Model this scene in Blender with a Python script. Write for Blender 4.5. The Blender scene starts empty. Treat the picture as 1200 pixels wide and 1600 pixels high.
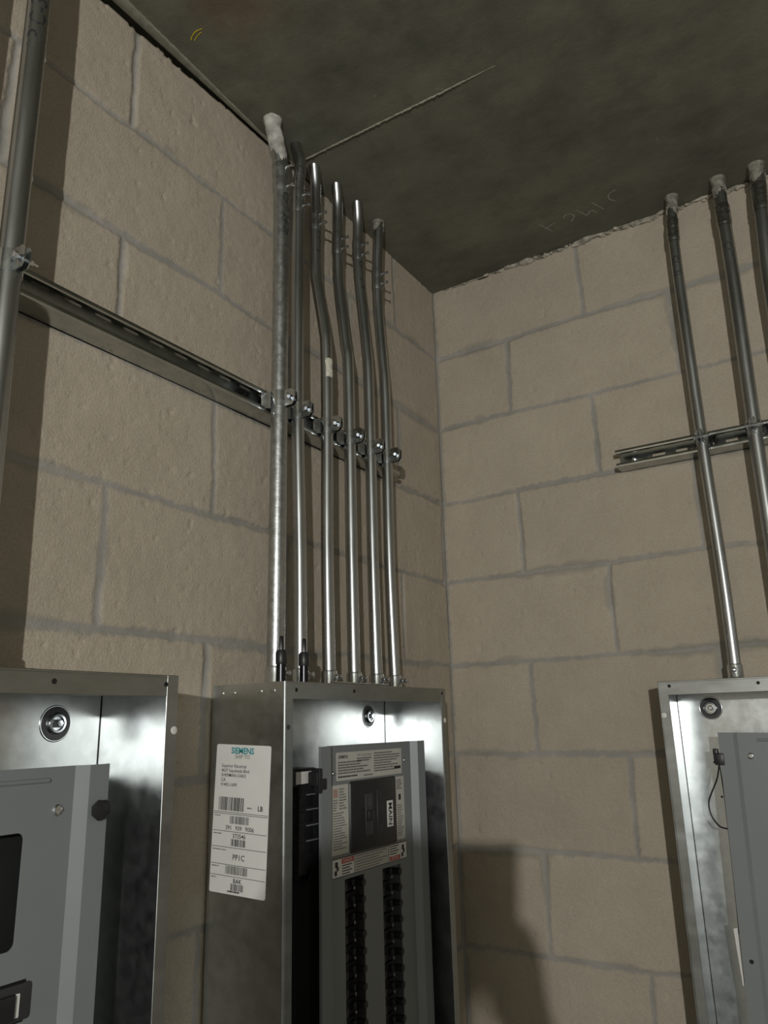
import bpy, bmesh, math, random
import numpy as np
from mathutils import Vector, Matrix

# ------------------------------------------------------------------ camera, world, lights, exposure
scene = bpy.context.scene
COL = scene.collection
CEIL = 2.845                       # ceiling height above the floor (m); all z values below are given from the ceiling down

cam_data = bpy.data.cameras.new('camera')
cam = bpy.data.objects.new('camera', cam_data)
COL.objects.link(cam)
scene.camera = cam
cam_data.sensor_fit = 'VERTICAL'
cam_data.sensor_height = 36.0
cam_data.lens = 1204.292 / 1600 * 36.0
cam_data.clip_start = 0.01
RX = Vector((0.84258, 0.53794, -0.02616))
RY = Vector((-0.16436, 0.21056, -0.96367))
RZ = Vector((-0.51288, 0.81626, 0.26583))
CAM = Vector((0.88501, -1.6938, -1.15002))
m = Matrix((RX, -RY, -RZ)).transposed().to_4x4()
m.translation = CAM + Vector((0, 0, CEIL))
cam.matrix_world = m

world = bpy.data.worlds.new('world')
scene.world = world
world.use_nodes = True
world.node_tree.nodes['Background'].inputs[0].default_value = (0.5, 0.5, 0.45, 1)
world.node_tree.nodes['Background'].inputs[1].default_value = 0.02

LAMP = Vector((1.70, -3.30, CEIL - 0.88))
ld = bpy.data.lights.new('work_light', 'POINT')
ld.energy = 60.0
ld.color = (1.0, 1.0, 0.975)
ld.shadow_soft_size = 0.018
lo = bpy.data.objects.new('work_light', ld)
lo.location = LAMP
COL.objects.link(lo)

scene.view_settings.view_transform = 'Standard'
scene.view_settings.look = 'None'
scene.view_settings.gamma = 1.0
scene.view_settings.use_curve_mapping = False
scene.view_settings.exposure = 1.60

random.seed(7)
PI = math.pi

# ------------------------------------------------------------------ materials
def new_mat(name):
    mt = bpy.data.materials.new(name)
    mt.use_nodes = True
    nt = mt.node_tree
    return mt, nt, nt.nodes['Principled BSDF']

def N(nt, kind, **kw):
    n = nt.nodes.new(kind)
    for k, v in kw.items():
        setattr(n, k, v)
    return n

def noise_of(nt, scale, detail=3.0, rough=0.55, stretch=None):
    tc = N(nt, 'ShaderNodeTexCoord')
    n = N(nt, 'ShaderNodeTexNoise')
    n.inputs['Scale'].default_value = scale
    n.inputs['Detail'].default_value = detail
    n.inputs['Roughness'].default_value = rough
    if stretch:
        mp = N(nt, 'ShaderNodeMapping')
        mp.inputs['Scale'].default_value = stretch
        nt.links.new(tc.outputs['Object'], mp.inputs[0])
        nt.links.new(mp.outputs[0], n.inputs['Vector'])
    else:
        nt.links.new(tc.outputs['Object'], n.inputs['Vector'])
    return n

def ramp(nt, src, stops):
    r = N(nt, 'ShaderNodeValToRGB')
    e = r.color_ramp.elements
    while len(e) < len(stops):
        e.new(0.5)
    for i, (p, c) in enumerate(stops):
        e[i].position = p
        e[i].color = (c[0], c[1], c[2], 1) if not isinstance(c, float) else (c, c, c, 1)
    nt.links.new(src, r.inputs[0])
    return r

def bump(nt, bsdf, src, strength, dist, prev=None):
    b = N(nt, 'ShaderNodeBump')
    b.inputs['Strength'].default_value = strength
    b.inputs['Distance'].default_value = dist
    nt.links.new(src, b.inputs['Height'])
    if prev:
        nt.links.new(prev.outputs[0], b.inputs['Normal'])
    nt.links.new(b.outputs[0], bsdf.inputs['Normal'])
    return b

def metal(name, c0, c1, r0, r1, scale=30, bs=0.0, bd=0.001, stretch=None, bscale=None):
    mt, nt, b = new_mat(name)
    b.inputs['Metallic'].default_value = 1.0
    n = noise_of(nt, scale, 4, 0.6, stretch)
    cr = ramp(nt, n.outputs['Fac'], [(0.3, c0), (0.7, c1)])
    nt.links.new(cr.outputs[0], b.inputs['Base Color'])
    rr = ramp(nt, n.outputs['Fac'], [(0.3, float(r0)), (0.7, float(r1))])
    nt.links.new(rr.outputs[0], b.inputs['Roughness'])
    if bs:
        n2 = noise_of(nt, bscale or scale * 3, 3, 0.6, stretch)
        bump(nt, b, n2.outputs['Fac'], bs, bd)
    return mt

def plain(name, c, rough=0.5, scale=40, var=0.06, spec=0.5, bs=0.0, bd=0.0005):
    mt, nt, b = new_mat(name)
    n = noise_of(nt, scale, 3)
    cr = ramp(nt, n.outputs['Fac'], [(0.3, tuple(x * (1 - var) for x in c)), (0.7, tuple(min(1, x * (1 + var)) for x in c))])
    nt.links.new(cr.outputs[0], b.inputs['Base Color'])
    b.inputs['Roughness'].default_value = rough
    b.inputs['Specular IOR Level'].default_value = spec
    if bs:
        bump(nt, b, n.outputs['Fac'], bs, bd)
    return mt

GALV = metal('galvanized_sheet', (0.54, 0.565, 0.565), (0.66, 0.685, 0.68), 0.28, 0.37, 55, 0.12, 0.0004, None, 70)
FLANGE = metal('flange_zinc', (0.30, 0.315, 0.31), (0.42, 0.435, 0.425), 0.30, 0.42, 26, 0.15, 0.0004, (0.4, 0.4, 1))
EMT = metal('conduit_zinc', (0.42, 0.435, 0.44), (0.54, 0.555, 0.555), 0.24, 0.33, 35, 0.12, 0.0004, (1, 1, 0.15), 120)
HOTDIP = metal('hot_dip_zinc', (0.40, 0.415, 0.415), (0.56, 0.575, 0.57), 0.30, 0.42, 90, 0.35, 0.0006, None, 260)
BRIGHT = metal('bright_zinc', (0.55, 0.58, 0.61), (0.72, 0.75, 0.77), 0.14, 0.24, 60)
STRUT = metal('strut_zinc', (0.40, 0.42, 0.41), (0.52, 0.54, 0.52), 0.13, 0.24, 40, 0.1, 0.0004)
DARKMETAL = metal('dark_tool_steel', (0.03, 0.03, 0.032), (0.06, 0.06, 0.065), 0.22, 0.35, 40)
PAINT = plain('grey_paint', (0.178, 0.190, 0.190), 0.42, 9, 0.04)
CARCASS = PAINT
BLACK = plain('black_plastic', (0.014, 0.014, 0.015), 0.4, 60, 0.2)
DKHOLE = plain('hole_black', (0.006, 0.006, 0.006), 0.8)
GREYPL = plain('grey_plastic', (0.035, 0.035, 0.037), 0.45)
PAPER = plain('label_paper', (0.66, 0.65, 0.61), 0.6, 30, 0.03)
CREAM = plain('label_cream', (0.46, 0.45, 0.40), 0.5, 30, 0.03)
WHITEPL = plain('white_plate', (0.62, 0.62, 0.58), 0.5)
INK = plain('black_ink', (0.02, 0.02, 0.022), 0.6)
GREYINK = plain('grey_ink', (0.12, 0.12, 0.11), 0.6)
TEAL = plain('teal_ink', (0.02, 0.24, 0.27), 0.6)
RED = plain('red_ink', (0.42, 0.07, 0.05), 0.6)
TAPE = plain('masking_paper', (0.55, 0.52, 0.43), 0.8, 300, 0.4, 0.3, 0.5)
CHALK = plain('chalk', (0.34, 0.33, 0.28), 0.95, 200, 0.35)
YELLOW = plain('yellow_crayon', (0.55, 0.42, 0.03), 0.8)
GROUT = plain('grout_splash', (0.36, 0.35, 0.31), 0.9, 45, 0.45, 0.3, 0.8, 0.002)
GROUT2 = plain('grout_film', (0.20, 0.19, 0.155), 0.75, 70, 0.45, 0.35, 0.8, 0.002)
TAPED = metal('crimped_metal', (0.34, 0.35, 0.345), (0.50, 0.51, 0.50), 0.16, 0.28, 80)
GROUTDK = plain('grout_crumb', (0.33, 0.305, 0.245), 0.95, 45, 0.5, 0.3, 1.0, 0.004)

def wall_material():
    mt, nt, b = new_mat('concrete_block')
    am = N(nt, 'ShaderNodeAttribute', attribute_name='mortar')
    at = N(nt, 'ShaderNodeAttribute', attribute_name='tint')
    asm = N(nt, 'ShaderNodeAttribute', attribute_name='smear')
    n1 = noise_of(nt, 9, 5, 0.65)
    n2 = noise_of(nt, 250, 4, 0.65)
    n3 = noise_of(nt, 520, 2, 0.5)
    cr = ramp(nt, n1.outputs['Fac'], [(0.3, (0.378, 0.326, 0.254)), (0.7, (0.428, 0.371, 0.292))])
    cm = ramp(nt, n1.outputs['Fac'], [(0.35, (0.245, 0.235, 0.205)), (0.65, (0.335, 0.315, 0.283))])
    # grain
    g = N(nt, 'ShaderNodeMapRange')
    g.inputs['From Min'].default_value = 0.25; g.inputs['From Max'].default_value = 0.75
    g.inputs['To Min'].default_value = 0.88; g.inputs['To Max'].default_value = 1.10
    nt.links.new(n2.outputs['Fac'], g.inputs['Value'])
    v = N(nt, 'ShaderNodeVectorMath', operation='SCALE')
    nt.links.new(cr.outputs[0], v.inputs[0])
    mul = N(nt, 'ShaderNodeMath', operation='MULTIPLY')
    nt.links.new(g.outputs[0], mul.inputs[0]); nt.links.new(at.outputs['Fac'], mul.inputs[1])
    nt.links.new(mul.outputs[0], v.inputs['Scale'])
    mx0 = N(nt, 'ShaderNodeMix', data_type='RGBA')
    nt.links.new(asm.outputs['Fac'], mx0.inputs['Factor'])
    nt.links.new(v.outputs[0], mx0.inputs['A'])
    mx0.inputs['B'].default_value = (0.265, 0.250, 0.205, 1)
    mx = N(nt, 'ShaderNodeMix', data_type='RGBA')
    nt.links.new(am.outputs['Fac'], mx.inputs['Factor'])
    nt.links.new(mx0.outputs['Result'], mx.inputs['A'])
    nt.links.new(cm.outputs[0], mx.inputs['B'])
    nt.links.new(mx.outputs['Result'], b.inputs['Base Color'])
    b.inputs['Roughness'].default_value = 0.9
    b.inputs['Specular IOR Level'].default_value = 0.2
    # bump: grain + pits, weaker on mortar
    inv = N(nt, 'ShaderNodeMath', operation='MULTIPLY_ADD')
    nt.links.new(am.outputs['Fac'], inv.inputs[0]); inv.inputs[1].default_value = -0.6; inv.inputs[2].default_value = 1.0
    hs = N(nt, 'ShaderNodeMath', operation='MULTIPLY')
    nt.links.new(n2.outputs['Fac'], hs.inputs[0]); nt.links.new(inv.outputs[0], hs.inputs[1])
    b1 = bump(nt, b, hs.outputs[0], 0.6, 0.0024)
    bump(nt, b, n3.outputs['Fac'], 0.25, 0.001, b1)
    return mt
WALL = wall_material()

def ceiling_material():
    mt, nt, b = new_mat('concrete_slab')
    n1 = noise_of(nt, 2.6, 6, 0.62, (1.0, 2.4, 1.0))
    n2 = noise_of(nt, 11, 5, 0.65)
    n3 = noise_of(nt, 160, 3, 0.6)
    c1 = ramp(nt, n1.outputs['Fac'], [(0.28, (0.108, 0.108, 0.082)), (0.48, (0.146, 0.145, 0.108)), (0.62, (0.170, 0.162, 0.122)), (0.8, (0.138, 0.130, 0.100))])
    c2 = ramp(nt, n2.outputs['Fac'], [(0.3, 0.78), (0.5, 1.0), (0.72, 1.15)])
    mm = N(nt, 'ShaderNodeMix', data_type='RGBA', blend_type='MULTIPLY')
    mm.inputs['Factor'].default_value = 1.0
    nt.links.new(c1.outputs[0], mm.inputs['A']); nt.links.new(c2.outputs[0], mm.inputs['B'])
    # pale specks of laitance
    n4 = noise_of(nt, 38, 2, 0.5)
    sp = ramp(nt, n4.outputs['Fac'], [(0.74, 0.0), (0.80, 1.0)])
    m2 = N(nt, 'ShaderNodeMix', data_type='RGBA')
    nt.links.new(sp.outputs[0], m2.inputs['Factor'])
    nt.links.new(mm.outputs['Result'], m2.inputs['A'])
    m2.inputs['B'].default_value = (0.24, 0.23, 0.18, 1)
    # reddish rust stain with a shape of its own
    geo = N(nt, 'ShaderNodeNewGeometry')
    ds = N(nt, 'ShaderNodeVectorMath', operation='DISTANCE')
    nt.links.new(geo.outputs['Position'], ds.inputs[0])
    ds.inputs[1].default_value = (0.17, -0.97, CEIL)
    ad = N(nt, 'ShaderNodeMath', operation='MULTIPLY_ADD')
    nt.links.new(n2.outputs['Fac'], ad.inputs[0]); ad.inputs[1].default_value = 0.12
    nt.links.new(ds.outputs['Value'], ad.inputs[2])
    rr = ramp(nt, ad.outputs[0], [(0.08, 0.55), (0.17, 0.0)])
    m3 = N(nt, 'ShaderNodeMix', data_type='RGBA')
    nt.links.new(rr.outputs[0], m3.inputs['Factor'])
    nt.links.new(m2.outputs['Result'], m3.inputs['A'])
    m3.inputs['B'].default_value = (0.15, 0.085, 0.055, 1)
    nt.links.new(m3.outputs['Result'], b.inputs['Base Color'])
    b.inputs['Roughness'].default_value = 0.85
    b.inputs['Specular IOR Level'].default_value = 0.25
    b1 = bump(nt, b, n2.outputs['Fac'], 0.35, 0.006)
    bump(nt, b, n3.outputs['Fac'], 0.3, 0.001, b1)
    return mt
SLAB = ceiling_material()
FLOOR = plain('floor_concrete', (0.19, 0.19, 0.18), 0.8, 5, 0.2)
FARWALL = plain('far_block_paint', (0.29, 0.29, 0.28), 0.9, 6, 0.08)

# ------------------------------------------------------------------ mesh helpers
ORG = {}
def tag(o, label=None, cat=None, group=None, kind=None):
    if label: o['label'] = label
    if cat: o['category'] = cat
    if group: o['group'] = group
    if kind: o['kind'] = kind
    return o

def thing(name, origin, label, cat, group=None):
    o = bpy.data.objects.new(name, None)
    o.empty_display_size = 0.05
    COL.objects.link(o)
    o.location = (origin[0], origin[1], origin[2] + CEIL)
    ORG[o.name] = Vector((origin[0], origin[1], origin[2]))
    return tag(o, label, cat, group)

# wall frames: u along the wall, d outward from the wall, z down from the ceiling
def FL(u, d, z): return (d, u, z)      # left wall, plane x = 0
def FR(u, d, z): return (u, -d, z)     # right wall, plane y = 0
def FW(x, y, z): return (x, y, z)

class MB:
    def __init__(self, frame=FW):
        self.bm = bmesh.new()
        self.f = frame
        self.mi = 0
        self.xf = None
    def V(self, p):
        if self.xf: p = self.xf(p)
        return self.bm.verts.new(self.f(*p))
    def face(self, vs):
        try:
            fc = self.bm.faces.new(vs)
            fc.material_index = self.mi
            return fc
        except ValueError:
            return None
    def poly(self, pts):
        return self.face([self.V(p) for p in pts])
    def box(self, a0, a1, b0, b1, c0, c1, bev=0.0, seg=2):
        P = [(a, b, c) for a in (a0, a1) for b in (b0, b1) for c in (c0, c1)]
        v = [self.V(p) for p in P]
        fs = [self.face([v[i] for i in q]) for q in ((0, 1, 3, 2), (4, 6, 7, 5), (0, 4, 5, 1), (2, 3, 7, 6), (0, 2, 6, 4), (1, 5, 7, 3))]
        if bev:
            ed = list({e for f_ in fs for e in f_.edges})
            r = bmesh.ops.bevel(self.bm, geom=ed, offset=bev, segments=seg, profile=0.5, affect='EDGES', clamp_overlap=True)
            for f_ in r['faces']: f_.material_index = self.mi
    def tube(self, path, r, n=20, caps=True):
        path = [Vector(p) for p in path]
        rr = r if isinstance(r, (list, tuple)) else [r] * len(path)
        T = []
        for i in range(len(path)):
            a = path[max(0, i - 1)]; b = path[min(len(path) - 1, i + 1)]
            T.append((b - a).normalized())
        ref = Vector((1, 0, 0)) if abs(T[0].x) < 0.8 else Vector((0, 1, 0))
        nx = (ref - T[0] * ref.dot(T[0])).normalized()
        rings = []
        for i, p in enumerate(path):
            nx = (nx - T[i] * nx.dot(T[i])).normalized()
            ny = T[i].cross(nx)
            rings.append([self.V(p + (nx * math.cos(2 * PI * k / n) + ny * math.sin(2 * PI * k / n)) * rr[i]) for k in range(n)])
        for i in range(len(rings) - 1):
            for k in range(n):
                self.face([rings[i][k], rings[i][(k + 1) % n], rings[i + 1][(k + 1) % n], rings[i + 1][k]])
        if caps:
            self.face(rings[0][::-1]); self.face(rings[-1])
    def lathe(self, o, ax, prof, n=24, caps=True):
        o = Vector(o); ax = Vector(ax).normalized()
        self.tube_prof(o, ax, prof, n, caps)
    def tube_prof(self, o, ax, prof, n, caps):
        ref = Vector((1, 0, 0)) if abs(ax.x) < 0.8 else Vector((0, 1, 0))
        nx = (ref - ax * ref.dot(ax)).normalized(); ny = ax.cross(nx)
        rings = []
        for t, r in prof:
            r = max(r, 1e-5)
            rings.append([self.V(o + ax * t + (nx * math.cos(2 * PI * k / n) + ny * math.sin(2 * PI * k / n)) * r) for k in range(n)])
        for i in range(len(rings) - 1):
            for k in range(n):
                self.face([rings[i][k], rings[i][(k + 1) % n], rings[i + 1][(k + 1) % n], rings[i + 1][k]])
        if caps:
            self.face(rings[0][::-1]); self.face(rings[-1])
    def extrude_poly(self, pts, vec):
        a = [self.V(p) for p in pts]
        b = [self.V(tuple(p[i] + vec[i] for i in range(3))) for p in pts]
        self.face(a[::-1]); self.face(b)
        for i in range(len(a)):
            j = (i + 1) % len(a)
            self.face([a[i], a[j], b[j], b[i]])
    def sheet(self, us, zs, solid, d0, d1, mapd=None):
        """plate between d0 and d1 over the grid us x zs, solid(i, j) says which cells exist"""
        g = {}
        def vv(i, j, k):
            key = (i, j, k)
            if key not in g:
                d = (d0, d1)[k]
                if mapd: d = d + mapd(us[i], zs[j])
                g[key] = self.V((us[i], d, zs[j]))
            return g[key]
        nu, nz = len(us) - 1, len(zs) - 1
        S = lambda i, j: 0 <= i < nu and 0 <= j < nz and solid(0.5 * (us[i] + us[i + 1]), 0.5 * (zs[j] + zs[j + 1]))
        for i in range(nu):
            for j in range(nz):
                if not S(i, j): continue
                self.face([vv(i, j, 0), vv(i + 1, j, 0), vv(i + 1, j + 1, 0), vv(i, j + 1, 0)])
                self.face([vv(i, j, 1), vv(i, j + 1, 1), vv(i + 1, j + 1, 1), vv(i + 1, j, 1)])
                for (di, dj, e) in ((-1, 0, ((i, j), (i, j + 1))), (1, 0, ((i + 1, j), (i + 1, j + 1))), (0, -1, ((i, j), (i + 1, j))), (0, 1, ((i, j + 1), (i + 1, j + 1)))):
                    if not S(i + di, j + dj):
                        a, b_ = e
                        self.face([vv(*a, 0), vv(*b_, 0), vv(*b_, 1), vv(*a, 1)])
    def build(self, name, mats, parent=None, origin=None, smooth=40, recalc=True):
        bm = self.bm
        if parent is not None:
            org = ORG[parent.name]
        elif origin is not None:
            org = Vector(origin)
        else:
            org = Vector((0, 0, -CEIL))
        if recalc:
            bmesh.ops.recalc_face_normals(bm, faces=bm.faces)
        bmesh.ops.translate(bm, verts=bm.verts, vec=-org)
        me = bpy.data.meshes.new(name)
        bm.to_mesh(me); bm.free()
        for mt in (mats if isinstance(mats, (list, tuple)) else [mats]):
            me.materials.append(mt)
        if smooth:
            me.shade_smooth()
            me.set_sharp_from_angle(angle=math.radians(smooth))
        o = bpy.data.objects.new(name, me)
        COL.objects.link(o)
        if parent is not None:
            o.parent = parent
            ORG[o.name] = org
        else:
            o.location = (org[0], org[1], org[2] + CEIL)
            ORG[o.name] = org
        return o

# text outlines as plain geometry: (verts2d, faces) with height 1 = capital height approx 0.7
_TC = {}
def text_geo(s, bold=0.0):
    key = (s, bold)
    if key in _TC: return _TC[key]
    cu = bpy.data.curves.new('t', 'FONT')
    cu.body = s
    cu.resolution_u = 2
    cu.offset = bold
    ob = bpy.data.objects.new('t', cu)
    COL.objects.link(ob)
    bpy.context.view_layer.update()
    dg = bpy.context.evaluated_depsgraph_get()
    me = ob.evaluated_get(dg).to_mesh()
    vs = [(v.co.x, v.co.y) for v in me.vertices]
    fs = [tuple(p.vertices) for p in me.polygons]
    ob.evaluated_get(dg).to_mesh_clear()
    bpy.data.objects.remove(ob); bpy.data.curves.remove(cu)
    w = max([v[0] for v in vs] + [0.01])
    _TC[key] = (vs, fs, w)
    return _TC[key]

class Label:
    """flat printed matter: place(a, b, h) maps label metres (a right, b down, h off the surface) to a frame point"""
    def __init__(self, frame, place):
        self.f = frame; self.place = place; self.layers = {}
    def mb(self, ink):
        if not self.layers: self.layers = {'m': MB(self.f), 'i': []}
        if ink not in self.layers['i']: self.layers['i'].append(ink)
        self.layers['m'].mi = self.layers['i'].index(ink)
        return self.layers['m']
    def rect(self, a, b, w, h, ink, lift=0.0002):
        self.mb(ink).poly([self.place(a, b, lift), self.place(a + w, b, lift), self.place(a + w, b + h, lift), self.place(a, b + h, lift)])
    def text(self, s, a, b, size, ink, align='L', rot=0, lift=0.00022, bold=0.0, sx=1.0):
        vs, fs, w = text_geo(s, bold)
        w *= size * sx
        off = {'L': 0, 'C': -w / 2, 'R': -w}[align]
        c, sn = math.cos(rot), math.sin(rot)
        M = self.mb(ink)
        V = []
        for x, y in vs:
            X = x * size * sx + off; Y = -y * size
            V.append(M.V(self.place(a + X * c - Y * sn, b + X * sn + Y * c, lift)))
        for f_ in fs: M.face([V[i] for i in f_])
    def bars(self, a, b, w, h, ink, seed=0, n=26):
        rnd = random.Random(seed)
        x = a; 
        while x < a + w:
            t = rnd.choice((0.4, 0.7, 1.1)) * w / n * 0.9
            self.rect(x, b, min(t, a + w - x), h, ink)
            x += t + rnd.choice((0.4, 0.7, 1.0)) * w / n * 0.8
    def scribble(self, a, b, w, lines, pitch, th, ink, seed=0, full=0.9):
        rnd = random.Random(seed)
        for i in range(lines):
            x = a; L = w * (rnd.uniform(0.6, 1.0) if full < 1 else 1.0)
            while x < a + L:
                ww = rnd.uniform(0.002, 0.007)
                ww = min(ww, a + L - x)
                self.rect(x, b + i * pitch, ww, th, ink)
                x += ww + 0.0008
    def finish(self, parent, name='print'):
        self.layers['m'].build(name, self.layers['i'], parent, smooth=0, recalc=False)

# ------------------------------------------------------------------ block walls (one displaced mesh each)
def vn(u, v, scale, seed):
    """smooth value noise 0..1 on arrays"""
    rs = np.random.RandomState(seed)
    G = rs.rand(256, 256)
    a = u * scale + 37.3; b = v * scale + 91.7
    i = np.floor(a).astype(int); j = np.floor(b).astype(int)
    fa = a - i; fb = b - j
    fa = fa * fa * (3 - 2 * fa); fb = fb * fb * (3 - 2 * fb)
    i0 = i % 256; i1 = (i + 1) % 256; j0 = j % 256; j1 = (j + 1) % 256
    return (G[i0, j0] * (1 - fa) + G[i1, j0] * fa) * (1 - fb) + (G[i0, j1] * (1 - fa) + G[i1, j1] * fa) * fb

def sstep(a, b, x):
    t = np.clip((x - a) / (b - a), 0, 1)
    return t * t * (3 - 2 * t)

def block_wall(name, frame_left, head_even, head_odd, length, seed, crack):
    fine = np.arange(0, 1.36, 0.0036)
    us = np.concatenate([fine, np.arange(1.36, length + 0.03, 0.03)])
    zf = np.arange(0, 1.90, 0.0036)
    zs = np.concatenate([zf, np.arange(1.90, CEIL + 0.001, 0.03), [CEIL]])
    U, Z = np.meshgrid(us, zs, indexing='ij')
    PH = 0.2035; PL = 0.4064
    wob = (vn(U, Z, 9, seed) - 0.5) * 0.007 + (vn(U, Z, 45, seed + 1) - 0.5) * 0.003
    k = np.floor((Z + wob) / PH)
    tz = (Z + wob) - k * PH
    dz = np.minimum(tz, PH - tz)
    dz = np.where((k == 0) & (tz < PH / 2), 1.0, dz)      # no joint along the ceiling line
    even = (k % 2) == 0
    h0 = np.where(even, head_even, head_odd)
    wob2 = (vn(U, Z, 7, seed + 2) - 0.5) * 0.008 + (vn(U, Z, 50, seed + 3) - 0.5) * 0.003
    uu = U + wob2 - h0
    b = np.floor(uu / PL)
    tu = uu - b * PL
    du = np.minimum(tu, PL - tu)
    du = np.minimum(du, U + 0.001)                       # the corner itself
    fnz = (vn(U, Z, 160, seed + 4) - 0.5) * 0.004
    w = 0.0030 + vn(U, Z, 6, seed + 5) * 0.0038
    d = np.minimum(du, dz) + fnz
    mort = 1 - sstep(w - 0.0015, w + 0.0022, d)
    # smears of mortar wiped beside the joints
    sm = vn(U, Z, 5.0, seed + 6) * 0.7 + vn(U, Z, 40, seed + 7) * 0.3
    sw = np.clip((sm - 0.50) * 0.06, 0.0, 0.016)
    smear = (1 - sstep(sw * 0.6, sw + 0.004, np.minimum(dz, du * 1.2))) * sstep(0.48, 0.66, sm)
    smear *= 0.6
    # flush or raked joints
    fl = vn(U, Z, 3.1, seed + 8)
    raked = sstep(0.28, 0.62, fl)
    gauss = np.exp(-(np.minimum(du, dz) / 0.0042) ** 2)
    h = -mort * (0.0004 + 0.0022 * raked) - gauss * 0.0016 * raked
    # each block: its own small offset and tint
    hid = (k * 131.7 + b * 17.31 + seed * 3.7)
    r1 = np.modf(np.abs(np.sin(hid) * 43758.5453))[0]
    r2 = np.modf(np.abs(np.sin(hid * 1.7 + 2) * 24634.6345))[0]
    h += (1 - mort) * ((r1 - 0.5) * 0.0016 + (vn(U, Z, 22, seed + 9) - 0.5) * 0.0012 + (vn(U, Z, 95, seed + 10) - 0.5) * 0.0009)
    pits = vn(U, Z, 130, seed + 11)
    h -= (1 - mort) * sstep(0.90, 0.97, pits) * 0.0025
    if crack:   # open gap under the slab along the left wall
        cw = 0.0075 * sstep(0.70, 1.10, U) + 0.002 * sstep(0.5, 0.6, U)
        cw = cw * (0.45 + 1.1 * vn(U, Z * 0, 14, seed + 12)) + (vn(U, Z * 0, 90, seed + 13) - 0.5) * 0.003
        cw = np.where(U < 0.45, 0.0, cw)
        gap = (Z < cw) & (U > 0.45)
    else:
        cw = 0.006 * vn(U, Z * 0, 20, seed + 12) ** 2 + (vn(U, Z * 0, 60, seed + 13) - 0.5) * 0.004
        gap = (Z < cw) & (U > 0.05)
    h = h * (0.15 + 0.85 * sstep(0.002, 0.012, U))
    h = np.where(gap, -0.05, h)
    tint = 0.955 + r2 * 0.08
    tint = tint * (0.97 + 0.06 * vn(U, Z, 3, seed + 15))
    nu, nz = U.shape
    if frame_left:
        co = np.stack([h, -U, CEIL - Z], -1)
    else:
        co = np.stack([U, -h, CEIL - Z], -1)
    me = bpy.data.meshes.new(name)
    nv = nu * nz
    me.vertices.add(nv)
    me.vertices.foreach_set('co', co.reshape(-1).astype(np.float32))
    idx = np.arange(nv).reshape(nu, nz)
    q = np.stack([idx[:-1, :-1], idx[1:, :-1], idx[1:, 1:], idx[:-1, 1:]], -1).reshape(-1, 4)
    if not frame_left: q = q[:, ::-1]
    nf = len(q)
    me.loops.add(nf * 4)
    me.loops.foreach_set('vertex_index', q.reshape(-1).astype(np.int32))
    me.polygons.add(nf)
    me.polygons.foreach_set('loop_start', (np.arange(nf) * 4).astype(np.int32))
    me.update(calc_edges=True)
    for nm, arr in (('mortar', mort), ('tint', tint), ('smear', smear)):
        at = me.attributes.new(nm, 'FLOAT', 'POINT')
        at.data.foreach_set('value', arr.reshape(-1).astype(np.float32))
    me.shade_smooth()
    me.materials.append(WALL)
    o = bpy.data.objects.new(name, me)
    COL.objects.link(o)
    tag(o, kind='structure')
    return o

block_wall('wall_left', True, 0.2095, 0.4064 + 0.003, 4.6, 11, True)
block_wall('wall_right', False, 0.4064, 0.2040, 3.4, 47, False)

def slab_box(name, x0, x1, y0, y1, z0, z1, mat):
    M = MB(); M.box(x0, x1, y0, y1, z0, z1)
    return tag(M.build(name, mat, smooth=0), kind='structure')
M = MB()
M.box(0.006, 3.6, -4.8, 0.2, 0.0, 0.2)
M.box(-0.2, 0.006, -0.66, 0.2, 0.0, 0.2)
M.box(-0.2, 0.006, -4.8, -0.66, 0.07, 0.2)
tag(M.build('ceiling', SLAB, smooth=0), kind='structure')
slab_box('floor', -0.2, 3.6, -4.8, 0.2, -CEIL - 0.1, -CEIL, FLOOR)
slab_box('wall_back', -0.2, 3.6, -4.75, -4.6, -CEIL, 0, FARWALL)
slab_box('wall_far', 3.4, 3.55, -4.75, 0.2, -CEIL, 0, FARWALL)

# ragged mortar strip between the slab and the left wall
def strip_left():
    M = MB()
    n = 260
    rows = []
    for i in range(n + 1):
        y = -0.55 - 1.15 * i / n
        w = 0.021 * min(1, max(0, (-y - 0.60) / 0.5)) + 0.0015 + random.uniform(-0.0006, 0.0006)
        t = 0.0035 + random.uniform(-0.0004, 0.0004)
        rows.append([M.V((0.0055, y, 0.03)), M.V((0.0055, y, -t * 0.6)), M.V((0.0055 + w * 0.3, y, -t)), M.V((0.0055 + w * 0.8, y, -t * 0.8)), M.V((0.0055 + w, y, 0.001))])
    for a, b in zip(rows, rows[1:]):
        for k in range(4): M.face([a[k], a[k + 1], b[k + 1], b[k]])
    return tag(M.build('trim_1', plain('mortar_strip', (0.20, 0.19, 0.145), 0.9, 50, 0.15)), kind='structure')
strip_left()

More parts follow.
